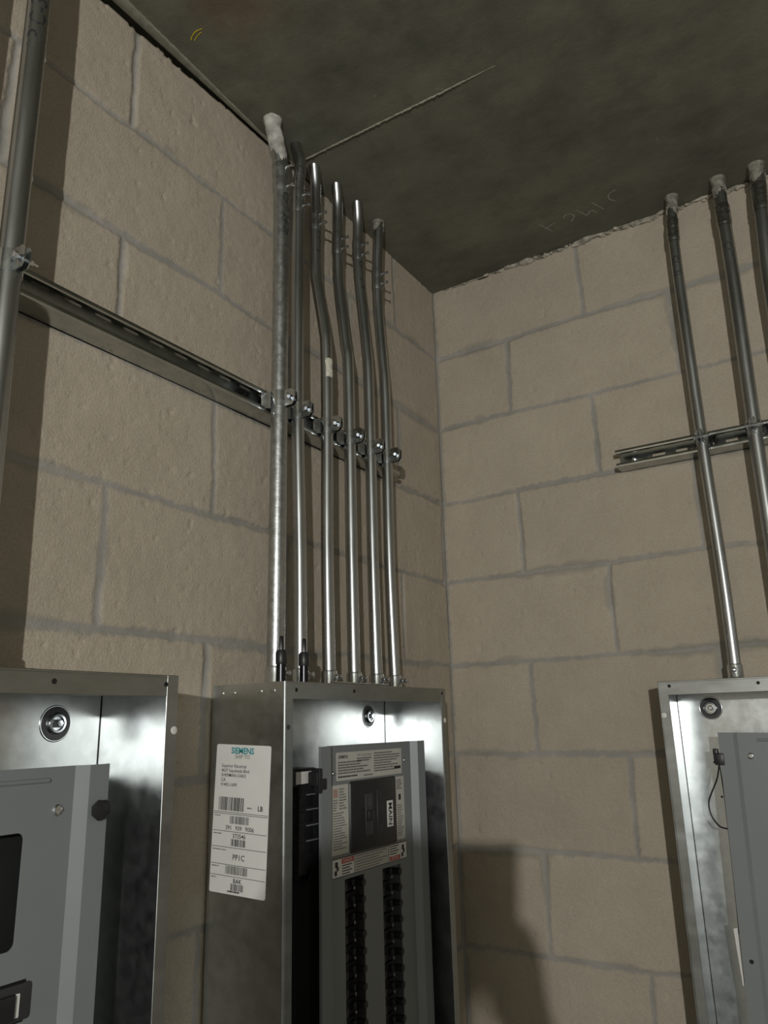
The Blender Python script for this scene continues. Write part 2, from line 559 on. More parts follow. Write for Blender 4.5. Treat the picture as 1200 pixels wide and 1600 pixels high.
# crumbly squeezed-out mortar bead where the right wall meets the slab
def bead_right():
    M = MB()
    n = 700; m_ = 7
    xs = np.linspace(0.02, 1.7, n + 1)
    X = np.repeat(xs[:, None], m_, 1)
    A = np.repeat(np.arange(m_)[None, :], n + 1, 0) / (m_ - 1) * (PI / 2)
    rr = 0.0015 + 0.023 * np.clip(vn(X, A * 0.03, 38, 5) - 0.35, 0, 1) * sstep(0.05, 0.35, X) * (0.5 + vn(X, A * 0, 7, 6))
    rr = rr + 0.004 * np.clip(vn(X, A * 0.12, 120, 8) - 0.4, 0, 1)
    rows = []
    for i in range(n + 1):
        r_ = []
        for k in range(m_):
            a = A[i, k]; r = rr[i, k]
            r_.append(M.V((xs[i], 0.002 - r * math.cos(a) * 0.9, -r * math.sin(a) * 1.1 + 0.001)))
        rows.append(r_)
    for a, b in zip(rows, rows[1:]):
        for k in range(m_ - 1): M.face([a[k], a[k + 1], b[k + 1], b[k]])
    rnd = random.Random(12)
    for i in range(120):
        x = 0.06 + 0.85 * rnd.random() ** 0.7
        r = rnd.uniform(0.0022, 0.0052) * (1.5 if rnd.random() < 0.08 else 1.0)
        mt_ = Matrix.Translation((x, -0.001 - rnd.uniform(0, 0.004), CEIL * 0 - rnd.uniform(0.0005, 0.009))) @ Matrix.Rotation(rnd.uniform(0, 3), 4, 'Z') @ Matrix.Diagonal((r * rnd.uniform(1, 1.9), r * 0.9, r * rnd.uniform(0.6, 1.0), 1))
        g = bmesh.ops.create_icosphere(M.bm, subdivisions=2, radius=1.0, matrix=mt_)
        for v in g['verts']: v.co += Vector((rnd.uniform(-1, 1), rnd.uniform(-1, 1), rnd.uniform(-1, 1))) * r * 0.10
    return tag(M.build('trim_2', GROUTDK), kind='structure')
bead_right()

# raised form seam and markings on the slab
def ribbon(M, pts, w, z=-0.0008, jitter=0.0):
    L = []
    for i, p in enumerate(pts):
        a = Vector(pts[max(0, i - 1)]); b = Vector(pts[min(len(pts) - 1, i + 1)])
        t = (b - a).normalized(); nrm = Vector((-t.y, t.x))
        ww = w * (1 + random.uniform(-jitter, jitter)) / 2
        L.append((M.V((p[0] + nrm.x * ww, p[1] + nrm.y * ww, z)), M.V((p[0] - nrm.x * ww, p[1] - nrm.y * ww, z))))
    for a, b in zip(L, L[1:]): M.face([a[0], a[1], b[1], b[0]])

def smooth_path(pts, n=6):
    P = [Vector(p) for p in pts]
    out = []
    for i in range(len(P) - 1):
        p0 = P[max(0, i - 1)]; p1 = P[i]; p2 = P[i + 1]; p3 = P[min(len(P) - 1, i + 2)]
        for k in range(n):
            t = k / n
            out.append(0.5 * ((2 * p1) + (p2 - p0) * t + (2 * p0 - 5 * p1 + 4 * p2 - p3) * t * t + (3 * p1 - p0 - 3 * p2 + p3) * t ** 3))
    out.append(P[-1])
    return out

M = MB()
rows = []
ns = 150
for i in range(ns + 1):
    x = 0.0 + 0.47 * i / ns
    y = -0.617 + 0.006 * i / ns + random.uniform(-0.0006, 0.0006)
    hgt = (0.0028 + random.uniform(-0.0008, 0.0008)) * (1 if i < ns * 0.78 else max(0.15, 1 - (i - ns * 0.78) / (ns * 0.22)))
    w = 0.0015 + random.uniform(-0.0004, 0.0005)
    rows.append([M.V((x, y - w, 0.0005)), M.V((x, y - w * 0.4, -hgt)), M.V((x, y + w * 0.4, -hgt)), M.V((x, y + w, 0.0005))])
for a, b in zip(rows, rows[1:]):
    for k in range(3): M.face([a[k], a[k + 1], b[k + 1], b[k]])
tag(M.build('trim_3', plain('seam_laitance', (0.24, 0.225, 0.17), 0.9, 60, 0.3)), kind='structure')

M = MB()
strokes = [[(0.362, -0.128), (0.372, -0.100), (0.379, -0.084)], [(0.366, -0.098), (0.381, -0.106), (0.396, -0.109)],
           [(0.419, -0.117), (0.431, -0.124), (0.442, -0.116), (0.441, -0.104), (0.430, -0.092)],
           [(0.455, -0.127), (0.462, -0.110), (0.470, -0.094), (0.479, -0.104), (0.487, -0.103), (0.492, -0.090)],
           [(0.493, -0.135), (0.501, -0.115), (0.509, -0.095)],
           [(0.552, -0.146), (0.536, -0.140), (0.531, -0.124), (0.541, -0.108)]]
for s in strokes: ribbon(M, smooth_path([(a, b) for a, b in s]), 0.0026, -0.0006, 0.35)
o = tag(M.build('trim_4', CHALK, smooth=0), kind='structure')
M = MB()
ribbon(M, smooth_path([(0.054, -0.957), (0.062, -0.962), (0.074, -0.965), (0.087, -0.963)]), 0.0022, -0.0006, 0.3)
ribbon(M, smooth_path([(0.058, -0.953), (0.068, -0.957), (0.081, -0.959)]), 0.0018, -0.0006, 0.3)
tag(M.build('trim_5', YELLOW, smooth=0), kind='structure')

# ------------------------------------------------------------------ strut channels
def strut(frame, u0, u1, zc, name, label, slots_from):
    t = thing(name, frame(0.5 * (u0 + u1), 0.0, zc - 0.0205), label, 'strut channel', 'galvanized strut channels on the walls')
    M = MB(frame)
    th = 0.0026
    # slotted back plate
    us = [u0]; sl = []
    s = slots_from
    while s + 0.03 < u1:
        if s > u0 + 0.004: us += [s, s + 0.028]; sl.append((s, s + 0.028))
        s += 0.0508
    us.append(u1)
    zs = [zc - 0.0205, zc - 0.007, zc + 0.007, zc + 0.0205]
    M.sheet(us, zs, lambda a, b: not (abs(b - zc) < 0.007 and any(p < a < q for p, q in sl)), 0.0, th)
    for sg in (-1, 1):
        prof = [(0.0, 0.0205), (0.0385, 0.0205), (0.0405, 0.0197), (0.0413, 0.0178), (0.0413, 0.0128), (0.0405, 0.0112), (0.0388, 0.0107), (0.0335, 0.0107),
                (0.0335, 0.0130), (0.0375, 0.0130), (0.0388, 0.0142), (0.0388, 0.0168), (0.0375, 0.0179), (0.0, 0.0179)]
        M.extrude_poly([(u0, d, zc + sg * z) for d, z in prof], (u1 - u0, 0, 0))
    M.build('channel', STRUT, t)
    return t
sl_ = strut(FL, -2.05, -0.279, -0.592, 'strut_channel', 'long galvanized slotted strut channel running across the left block wall behind the conduits', -2.03)
sr_ = strut(FR, 0.459, 1.62, -0.594, 'strut_channel', 'galvanized slotted strut channel on the right block wall above the right cabinet', 0.530)
# anchor bolt in the free end of the right strut
M = MB(FR)
M.lathe((0.492, 0.0028, -0.594), (0, 1, 0), [(0, 0.0085), (0.0016, 0.0085), (0.0018, 0.0058), (0.007, 0.0058), (0.0072, 0.0032), (0.016, 0.0032)], 6)
M.build('anchor_bolt', BRIGHT, sr_)
for u in (-0.62, -1.35):
    M = MB(FL)
    M.lathe((u, 0.0028, -0.592), (0, 1, 0), [(0, 0.0085), (0.0016, 0.0085), (0.0018, 0.0058), (0.007, 0.0058), (0.0072, 0.0032), (0.014, 0.0032)], 6)
    M.build('anchor_bolt', BRIGHT, sl_)

# ------------------------------------------------------------------ conduits
def path_at(path, z):
    for a, b in zip(path, path[1:]):
        if (a[2] - z) * (b[2] - z) <= 0 and a[2] != b[2]:
            t = (z - a[2]) / (b[2] - a[2])
            return Vector(a).lerp(Vector(b), t)
    return Vector(path[0])

def conduit(frame, keys, r, label, screws=None, coup=None, mat=EMT, grout=None, zbot=-1.085, connector=True, indent=None, group='metal conduits', gmat=None):
    """keys: (u, d, z) from the ceiling down"""
    path = [tuple(p) for p in smooth_path(keys, 8)]
    base = path[-1]
    t = thing('conduit', frame(base[0], base[1], base[2]), label, 'conduit', group)
    M = MB(frame)
    M.tube(path, r, 28)
    M.build('pipe', mat, t)
    def sub(z0, z1, n=6): return [tuple(path_at(path, z0 + (z1 - z0) * i / n)) for i in range(n + 1)]
    if coup:
        z0, z1 = coup
        M = MB(frame)
        P = sub(z0, z1, 10)
        rr = [r + 0.0006] + [r + 0.0013] + [r + 0.0013] * 3 + [r + 0.0007] + [r + 0.0013] * 3 + [r + 0.0013] + [r + 0.0006]
        M.tube(P, rr, 28)
        cp = M.build('coupling', mat, t)
        for z in (screws or []):
            c = path_at(path, z)
            M = MB(frame)
            ax = Vector((0.12, 1.0, 0.0)).normalized()
            o_ = Vector(c) + ax * (r + 0.0005)
            M.lathe(o_, ax, [(0, 0.0034), (0.0035, 0.0036), (0.0037, 0.0024), (0.0110, 0.0024), (0.0112, 0.0034), (0.0145, 0.0034), (0.015, 0.0024)], 12)
            M.build('set_screw', BRIGHT, cp)
    if indent:
        z0, z1 = indent
        M = MB(frame)
        rings = []
        for i in range(25):
            c = path_at(path, z0 + (z1 - z0) * i / 24)
            rings.append([M.V((c[0] + math.cos(2 * PI * k / 24) * (r + 0.0014 + (random.uniform(-0.0007, 0.0009) if 1 < i < 23 else -0.001)),
                               c[1] + math.sin(2 * PI * k / 24) * (r + 0.0014 + (random.uniform(-0.0007, 0.0009) if 1 < i < 23 else -0.001)), c[2])) for k in range(24)])
        for a, b in zip(rings, rings[1:]):
            for k in range(24): M.face([a[k], a[(k + 1) % 24], b[(k + 1) % 24], b[k]])
        M.build('coupling', TAPED, t, smooth=70)
    if grout:
        M = MB(frame)
        z1 = grout
        n = 14; nn = 24
        rings = []
        for i in range(n + 1):
            z = 0.001 + (z1 - 0.001) * i / n
            c = path_at(path, z) if z < path[0][2] else Vector(path[0])
            rg = []
            for k in range(nn):
                a = 2 * PI * k / nn
                rr = r + 0.0010 + random.uniform(-0.0010, 0.0012) + 0.0028 * max(0, 1 - i / 2.5)
                if i == n: rr = r - 0.001
                zz = z + (random.uniform(-0.006, 0.006) + 0.010 * math.sin(a * 2 + r * 900)) * (i / n)
                c2 = path_at(path, zz) if zz < path[0][2] else Vector(path[0])
                rg.append(M.V((c2[0] + math.cos(a) * rr, c2[1] + math.sin(a) * rr, min(zz, 0.001))))
            rings.append(rg)
        for a, b in zip(rings, rings[1:]):
            for k in range(nn): M.face([a[k], a[(k + 1) % nn], b[(k + 1) % nn], b[k]])
        tag(M.build('grout_collar', gmat or GROUT2, t, smooth=60), 'pale grout splashed around the top of the conduit')
    if connector:
        c = path_at(path, zbot + 0.02)
        M = MB(frame)
        M.lathe((c[0], c[1], zbot), (0, 0, 1), [(0, r + 0.0062), (0.0032, r + 0.0062), (0.0042, r + 0.0032), (0.006, r + 0.0026), (0.026, r + 0.0026), (0.029, r + 0.0020), (0.030, r + 0.0004)], 28)
        cn = M.build('connector', BRIGHT, t)
        M = MB(frame)
        M.lathe((c[0], c[1] + r + 0.001, zbot + 0.018), (0.1, 1, 0), [(0, 0.0050), (0.006, 0.0050), (0.0062, 0.0030), (0.011, 0.0030), (0.0112, 0.0052), (0.014, 0.0052), (0.0155, 0.003)], 14)
        M.build('set_screw', BRIGHT, cn)
    return t, path

def wrap_text(frame, path, r, s, ztop, size, ang, parent, rot=-1, ink=INK, sx=1.0, name='marker_writing'):
    """handwriting wrapped round a pipe, reading along it; ang = angle from outward (d) towards +u"""
    vs, fs, w = text_geo(s, 0.0)
    M = MB(frame)
    V = []
    for x, y in vs:
        al = x * size * sx; ac = (y - 0.33) * size
        z = ztop - al if rot < 0 else ztop - w * size * sx + al
        sgn = 1 if rot < 0 else -1
        a = ang + sgn * ac / r
        c = path_at(path, z)
        V.append(M.V((c[0] + math.sin(a) * (r + 0.0003), c[1] + math.cos(a) * (r + 0.0003), z)))
    for f_ in fs: M.face([V[i] for i in f_])
    tag(M.build(name, ink, parent, smooth=0, recalc=False), 'black marker writing')

R1 = 0.01475; R34 = 0.0117
EXT = -1.10
D = 0.0555
G1 = 'metal conduits rising from the centre cabinet to the ceiling'
G2 = 'metal conduits rising on the right wall to the ceiling'
c0, p0 = conduit(FL, [(-1.236, 0.050, 0.03), (-1.234, 0.057, -0.05), (-1.233, 0.060, -0.2), (-1.230, 0.058, -0.6), (-1.226, 0.058, -0.85), (-1.222, 0.058, EXT)], R1,
    'thick grey conduit at the far left above the left cabinet, clamped to the strut', None, None, EMT)
wrap_text(FL, p0, R1, '1PIC-3', -0.190, 0.032, -0.45, c0, rot=1)
cx_, px_ = conduit(FL, [(-1.334, 0.050, 0.03), (-1.332, 0.057, -0.05), (-1.332, 0.060, -0.2), (-1.330, 0.058, -0.6), (-1.328, 0.058, -0.85), (-1.326, 0.058, EXT)], R1,
    'thick conduit just beyond the left edge of the photo, casting a shadow there', None, None, EMT)
c1, p1 = conduit(FL, [(-0.738, 0.050, 0.03), (-0.737, 0.051, -0.01), (-0.728, 0.055, -0.06), (-0.721, 0.058, -0.12), (-0.719, 0.0595, -0.3), (-0.719, 0.0595, -0.6), (-0.7205, 0.0595, -0.9), (-0.7215, 0.0595, EXT)], R1,
    'thickest conduit of the centre group with a pale grout-splashed top, left end of the row', (-0.107, -0.150), (-0.098, -0.160), HOTDIP, -0.085, group=G1, gmat=GROUT)
wrap_text(FL, p1, R1, 'CKT 24-26', -0.165, 0.021, -0.10, c1)
c2, p2 = conduit(FL, [(-0.661, 0.046, 0.03), (-0.660, 0.047, -0.008), (-0.658, 0.056, -0.04), (-0.658, 0.056, -0.07), (-0.658, 0.052, -0.12), (-0.660, 0.052, -0.33), (-0.661, 0.0545, -0.6), (-0.655, D, -0.85), (-0.652, D, EXT)], R34,
    'thin conduit second from the left in the centre row, marker letters near its curved top', (-0.126, -0.151), (-0.112, -0.165), EMT, group=G1)
wrap_text(FL, p2, R34, 'CPK', -0.062, 0.020, -0.85, c2, sx=0.8)
c3, p3 = conduit(FL, [(-0.600, 0.044, 0.03), (-0.586, 0.037, 0.0), (-0.574, 0.031, -0.035), (-0.572, 0.029, -0.065), (-0.572, 0.029, -0.10), (-0.572, 0.029, -0.24), (-0.572, 0.034, -0.285), (-0.572, 0.049, -0.375), (-0.572, 0.0545, -0.43), (-0.572, 0.0555, -0.6), (-0.574, D, -0.85), (-0.570, D, EXT)], R34,
    'thin conduit in the centre row with a scrap of pale paper stuck on it', (-0.108, -0.132), (-0.094, -0.146), EMT, group=G1)
wrap_text(FL, p3, R34, 'CKT 12', -0.150, 0.016, -0.30, c3)
c4, p4 = conduit(FL, [(-0.526, 0.048, 0.03), (-0.511, 0.041, 0.0), (-0.498, 0.034, -0.035), (-0.495, 0.031, -0.065), (-0.495, 0.031, -0.10), (-0.495, 0.030, -0.20), (-0.495, 0.034, -0.26), (-0.495, 0.048, -0.38), (-0.495, 0.054, -0.43), (-0.495, 0.0555, -0.6), (-0.495, D, -0.85), (-0.492, D, EXT)], R34,
    'bent thin conduit, third from the right in the centre row above the centre cabinet', (-0.124, -0.148), (-0.108, -0.162), EMT, group=G1)
c5, p5 = conduit(FL, [(-0.449, 0.051, 0.03), (-0.435, 0.044, 0.0), (-0.423, 0.037, -0.035), (-0.420, 0.034, -0.065), (-0.420, 0.033, -0.10), (-0.420, 0.034, -0.17), (-0.420, 0.041, -0.25), (-0.420, 0.051, -0.36), (-0.420, 0.0545, -0.43), (-0.420, 0.0555, -0.6), (-0.420, D, -0.85), (-0.4155, D, EXT)], R34,
    'bent thin conduit, second from the right in the centre row, nearly touching its right neighbour', (-0.098, -0.123), (-0.084, -0.137), EMT, group=G1)
wrap_text(FL, p5, R34, 'CKT 16 18', -0.142, 0.016, -0.35, c5)
c6, p6 = conduit(FL, [(-0.350, 0.049, 0.03), (-0.351, 0.048, 0.0), (-0.353, 0.045, -0.06), (-0.353, 0.042, -0.12), (-0.353, 0.041, -0.22), (-0.353, 0.049, -0.35), (-0.353, 0.0535, -0.43), (-0.354, 0.0545, -0.6), (-0.357, D, -0.85), (-0.348, D, EXT)], R34,
    'rightmost conduit of the centre row, nearest the room corner, dull grouted top', (-0.141, -0.166), (-0.127, -0.180), EMT, -0.018, group=G1)
# bare stub turning into the slab behind the second conduit
M = MB(FL)
P = [tuple(p) for p in smooth_path([(-0.690, 0.030, 0.02), (-0.688, 0.032, -0.01), (-0.680, 0.031, -0.05), (-0.672, 0.024, -0.10), (-0.668, 0.016, -0.15), (-0.666, 0.012, -0.19)], 6)]
M.tube(P, 0.0090, 20)
tag(M.build('conduit', EMT, origin=(0.02, -0.675, -0.19)), 'short thin conduit stub at the ceiling between the two leftmost centre conduits', 'conduit', G1)
# paper scrap on the third conduit
M = MB(FL)
rows = []
for i in range(9):
    z = -0.452 - 0.040 * i / 8
    c = path_at(p3, z)
    lo, hi = -1.05 + random.uniform(-0.12, 0.12), 0.25 + random.uniform(-0.15, 0.15)
    rows.append([M.V((c[0] + math.sin(lo + (hi - lo) * k / 6) * (R34 + 0.0006 + random.uniform(0, 0.0007)), c[1] + math.cos(lo + (hi - lo) * k / 6) * (R34 + 0.0006 + random.uniform(0, 0.0007)), z)) for k in range(7)])
for a, b in zip(rows, rows[1:]):
    for k in range(6): M.face([a[k], a[k + 1], b[k + 1], b[k]])
tag(M.build('paper_scrap', TAPE, c3, recalc=False), 'pale torn paper scrap')

r1_, q1 = conduit(FR, [(0.652, 0.046, 0.03), (0.652, 0.046, 0.0), (0.648, 0.050, -0.06), (0.6445, 0.053, -0.14), (0.644, 0.0555, -0.3), (0.644, 0.0555, -0.6), (0.646, 0.0555, -0.9), (0.6435, 0.0555, EXT)], R34,
    'leftmost conduit on the right wall, running down into the top of the right cabinet', None, None, EMT, -0.045, indent=(-0.060, -0.120), group=G2)
wrap_text(FR, q1, R34, 'C(AB)', -0.160, 0.020, 0.05, r1_)
r2_, q2 = conduit(FR, [(0.752, 0.050, 0.03), (0.752, 0.050, 0.0), (0.752, 0.052, -0.06), (0.752, 0.056, -0.14), (0.751, 0.059, -0.3), (0.745, 0.059, -0.6), (0.742, 0.059, -0.9), (0.741, 0.059, EXT)], R1 * 0.93,
    'middle one of the three conduits in view on the right wall', None, None, EMT, -0.045, indent=(-0.070, -0.125), group=G2)
wrap_text(FR, q2, R1 * 0.93, 'CKT 11', -0.170, 0.020, 0.05, r2_)
r3_, q3 = conduit(FR, [(0.830, 0.050, 0.03), (0.830, 0.050, 0.0), (0.829, 0.054, -0.06), (0.823, 0.059, -0.18), (0.818, 0.059, -0.3), (0.816, 0.059, -0.6), (0.815, 0.059, -0.9), (0.815, 0.059, EXT)], R1,
    'conduit at the right edge of the photo on the right wall', None, None, EMT, -0.04, indent=(-0.05, -0.12), group=G2)

# ------------------------------------------------------------------ strut clamps
def clamp(frame, c, r, label, group, zc=-0.592, side=1):
    """two half straps hooked in the strut, meeting in two ears in front with a bolt through them"""
    u, d = c[0], c[1]
    t = thing('conduit_clamp', frame(u, d, zc - 0.015), label, 'clamp', group)
    hz = 0.0150; th = 0.0016
    dl = 0.0385
    for sg in (-1, 1):
        M = MB(frame)
        prof = []
        ri = r + 0.0002
        prof.append((sg * (ri + 0.004), dl - d - 0.004))
        prof.append((sg * (ri + 0.001), dl - d + 0.001))
        for k in range(13):
            a = PI * 0.30 + (PI - 0.20 - PI * 0.30) * k / 12      # from wall side to the front
            prof.append((sg * math.sin(PI - a if False else a) * ri, -math.cos(a) * ri))
        e0 = 0.0032
        prof.append((sg * e0, ri + 0.0015))
        prof.append((sg * e0, ri + 0.017))
        prof.append((sg * e0, ri + 0.023))
        out = []
        n = len(prof)
        for i in range(n):
            a = Vector(prof[max(0, i - 1)]); b = Vector(prof[min(n - 1, i + 1)])
            tg = (b - a).normalized(); nm = Vector((tg.y, -tg.x)) * sg
            out.append((prof[i][0] + nm.x * th, prof[i][1] + nm.y * th))
        A = [[M.V((u + p[0], d + p[1], zc + s_ * hz * (1.0 if i < n - 1 else 0.5))) for i, p in enumerate(L_)] for L_ in (prof, out) for s_ in (-1, 1)]
        for i in range(n - 1):
            for (x_, y_) in ((0, 1), (1, 3), (3, 2), (2, 0)):
                M.face([A[x_][i], A[x_][i + 1], A[y_][i + 1], A[y_][i]])
        M.face([A[0][0], A[1][0], A[3][0], A[2][0]]); M.face([A[0][-1], A[1][-1], A[3][-1], A[2][-1]])
        M.build('strap', BRIGHT, t, smooth=22)
    M = MB(frame)
    bd = d + r + 0.011
    M.lathe((u - 0.0135, bd, zc), (1, 0, 0), [(0, 0.0035), (0.001, 0.0058), (0.0055, 0.0058), (0.0058, 0.0030), (0.0215, 0.0030), (0.0216, 0.0056), (0.0265, 0.0056), (0.0266, 0.0030), (0.034, 0.0030)], 6)
    M.build('bolt', BRIGHT, t, smooth=20)
    return t
GC = 'strut clamps holding the conduits'
clamp(FL, path_at(p0, -0.59), R1, 'bright strut clamp on the far left conduit', 'clamps on the left strut')
for pth, rr, lb in ((p1, R1, 'large bright strut clamp around the thickest conduit of the centre row'),
                    (p2, R34, 'strut clamp on the second conduit from the left in the centre row'),
                    (p3, R34, 'strut clamp below the paper scrap, on the third conduit of the centre row'),
                    (p4, R34, 'strut clamp on the third conduit from the right in the centre row'),
                    (p5, R34, 'strut clamp on the second conduit from the right in the centre row'),
                    (p6, R34, 'strut clamp at the right end of the left wall strut, nearest the corner')):
    clamp(FL, path_at(pth, -0.592), rr, lb, 'clamps on the left strut')
clamp(FR, path_at(q1, -0.594), R34, 'strut clamp on the leftmost conduit of the right wall', 'clamps on the right strut', -0.594)
clamp(FR, path_at(q2, -0.594), R1 * 0.93, 'strut clamp on the middle conduit of the right wall', 'clamps on the right strut', -0.594)
clamp(FR, path_at(q3, -0.594), R1, 'strut clamp on the conduit at the right edge of the photo', 'clamps on the right strut', -0.594)

# ------------------------------------------------------------------ electrical cabinets
ZT = -1.085; ZB = -2.12; DEP = 0.146
def cabinet(frame, u0, u1, label, ko_u, ko_z, holes, rivets, name='electrical_cabinet'):
    t = thing(name, frame(0.5 * (u0 + u1), 0.0, ZB), label, 'electrical cabinet', 'open electrical panel cabinets on the block walls')
    th = 0.0016
    M = MB(frame)
    M.box(u0, u1, 0.0035, 0.006, ZB, ZT)                                    # back
    M.box(u0, u1, 0.006, DEP, ZT - th, ZT)                                 # top
    M.box(u0, u1, 0.006, DEP, ZB, ZB + th)
    M.box(u0, u0 + th, 0.006, DEP, ZB + th, ZT - th)
    M.box(u1 - th, u1, 0.006, DEP, ZB + th, ZT - th)
    M.build('enclosure', GALV, t, smooth=0)
    M = MB(frame)
    fw = 0.0185; ft = 0.0255
    M.box(u0 + 0.0002, u1 - 0.0002, DEP, DEP + 0.0016, ZT - ft, ZT + 0.0001, 0.0005, 1)
    M.box(u0 + fw, u1 - fw, DEP - 0.006, DEP, ZT - ft, ZT - ft + 0.0014)                 # inward return of the top flange
    for a, b in ((u0, u0 + fw), (u1 - fw, u1)):
        M.box(a + 0.0002, b - 0.0002, DEP + 0.0001, DEP + 0.0018, ZB, ZT - 0.0003, 0.0005, 1)
    M.box(u0 + 0.0002, u1 - 0.0002, DEP, DEP + 0.0016, ZB, ZB + ft, 0.0005, 1)
    rb = 0.0036
    for (uc, sg) in ((u0 + rb - 0.0004, -1),):
        ring = [(uc + sg * rb * math.cos(PI / 2 * k / 6), DEP + 0.0020 - rb + rb * math.sin(PI / 2 * k / 6)) for k in range(7)] + [(uc, DEP + 0.0020 - rb)]
        M.extrude_poly([(a, b, ZB) for a, b in ring], (0, 0, ZT - ZB))
    ring = [(DEP + 0.0018 - rb + rb * math.sin(PI / 2 * k / 6), ZT + 0.0004 - rb + rb * math.cos(PI / 2 * k / 6)) for k in range(7)] + [(DEP + 0.0018 - rb, ZT + 0.0004 - rb)]
    M.extrude_poly([(u0 + 0.003, a, b) for a, b in ring], (u1 - u0 - 0.006, 0, 0))
    fl = M.build('front_flange', FLANGE, t, smooth=30)
    for uc in (u0 + th + 0.0006, u1 - th - 0.0006):
        M = MB(frame)
        M.box(uc - 0.0004, uc + 0.0004, 0.006, 0.0066, ZB + 0.002, ZT - 0.002)
        M.build('corner_seam', DKHOLE, t, smooth=0)
    for hu, hz in holes:
        M = MB(frame)
        M.lathe((hu, DEP + 0.0010, hz), (0, 1, 0), [(0, 0.0030), (0.0010, 0.0030)], 16)
        M.build('screw_hole', DKHOLE, fl)
    for hu, hz in rivets:
        M = MB(frame)
        M.lathe((hu, DEP + 0.0017, hz), (0, 1, 0), [(0, 0.0048), (0.0006, 0.0047), (0.0010, 0.0030), (0.0011, 0.0)], 18)
        tag(M.build('white_dot', WHITEPL, fl), 'round white dot')  # low white dome on the flange
    # dished knockout boss on the back
    M = MB(frame)
    o_ = (ko_u, 0.006, ko_z); ax = (0, 1, 0)
    M.lathe(o_, ax, [(0.0, 0.0225), (0.0008, 0.0218), (0.0010, 0.0212), (0.0008, 0.0205), (0.0004, 0.0190)], 40, False)
    M.lathe(o_, ax, [(0.0008, 0.0195), (0.0010, 0.014), (0.0034, 0.0118), (0.0060, 0.0112), (0.0062, 0.0088), (0.0030, 0.0080), (0.0026, 0.0)], 40, False)
    kb = M.build('knockout_boss', BRIGHT, t)
    M = MB(frame)
    M.lathe((ko_u, 0.0065, ko_z), ax, [(0.0, 0.0207), (0.0009, 0.0200), (0.0009, 0.0120)], 40, False)
    M.build('recess', GREYPL, kb)  # dark ring paints in the dark reflection of the metal dish
    M = MB(frame)
    M.lathe((ko_u + 0.001, 0.008, ko_z), ax, [(0, 0.0055), (0.006, 0.0055), (0.0075, 0.0040), (0.0078, 0.0)], 6)
    M.box(ko_u - 0.013, ko_u + 0.013, 0.008, 0.0098, ko_z - 0.0022, ko_z + 0.0022)
    M.build('boss_stud', BRIGHT, kb)
    return t

FL2 = lambda u, d, z: FL(u + 0.0085, d - 0.006, z)
FL1 = lambda u, d, z: FL(u + 0.004, d - 0.009, z)
def dead_front(frame, parent, u0, u1, zt, zb, holes, face=0.115, lip=0.026, bev=0.013, drop=0.010, tilt=0.0, emboss=None, name='dead_front', fillet=0.007):
    M = MB(frame)
    pv = (0.5 * (u0 + u1), zt)
    if tilt:
        ct, st = math.cos(tilt), math.sin(tilt)
        M.xf = lambda p: (u0 + (p[0] - u0) * ct - (p[2] - zt) * st, p[1], zt + (p[0] - u0) * st + (p[2] - zt) * ct)
    us = sorted({u0, u0 + lip, u0 + lip + bev, u1 - lip - bev, u1 - lip, u1} | {h for H in holes for h in (H[0], H[1])})
    zs = sorted({zt, zb} | {h for H in holes for h in (H[2], H[3])})
    def md(u, z):
        if u <= u0 + lip + 1e-6 or u >= u1 - lip - 1e-6: return -drop
        return 0.0
    M.sheet(us, zs, lambda a, b: not any(H[0] < a < H[1] and H[2] < b < H[3] for H in holes), face - 0.0015, face, md)
    # rounded hole corners
    for H in holes:
        if len(H) > 4 and H[4] == 'sq': continue
        for (cu, cz, su, sz) in ((H[0], H[2], 1, 1), (H[1], H[2], -1, 1), (H[0], H[3], 1, -1), (H[1], H[3], -1, -1)):
            pts = [(cu, face - 0.0014, cz)]
            for k in range(7):
                a = PI / 2 * k / 6
                pts.append((cu + su * fillet * (1 - math.sin(a)), face - 0.0014, cz + sz * fillet * (1 - math.cos(a))))
            M.extrude_poly(pts, (0, 0.0013, 0))
    # side returns bent back
    M.box(u0, u0 + 0.0015, face - drop - 0.005, face - drop - 0.0014, zb, zt)
    M.box(u1 - 0.0015, u1, face - drop - 0.005, face - drop - 0.0014, zb, zt)
    if emboss:
        a, b, z = emboss
        M.tube([(a, face - 0.0005, z), ((a + b) / 2, face - 0.0005, z), (b, face - 0.0005, z)], 0.0028, 12)
    return M.build(name, PAINT, parent, smooth=25)

def screw(frame, parent, u, d, z, r=0.0052):
    M = MB(frame)
    M.lathe((u, d, z), (0, 1, 0), [(0, r), (0.0010, r), (0.0022, r * 0.75), (0.0026, r * 0.3), (0.0018, 0.0)], 20)
    M.box(u - r * 0.75, u + r * 0.75, d + 0.0022, d + 0.0031, z - 0.0007, z + 0.0007)
    M.build('screw', BRIGHT, parent)

# ---- centre cabinet (left wall, nearest the corner)
cab2 = cabinet(FL, -0.803, -0.312, 'centre open cabinet with shipping label on its side, conduits above, main breaker inside', -0.373, -1.133,
    [(-0.777, -1.097), (-0.627, -1.096), (-0.326, -1.094)], [(-0.3135 + -0.0045, -1.145)])
M = MB(FL)
M.lathe((-0.7955, DEP + 0.0011, -1.150), (0, 1, 0), [(0, 0.0036), (0.0010, 0.0036)], 16)
M.build('screw_hole', GREYPL, cab2)
# bright little slots along the top of its left side
for a, w in ((0.0228, 0.0085), (0.0455, 0.010), (0.0990, 0.0090), (0.1235, 0.010)):
    M = MB(FL); M.box(-0.8040, -0.8030, a - w / 2, a + w / 2, -1.0995, -1.0955, 0.0004, 1)
    M.build('side_slot', BRIGHT, cab2)
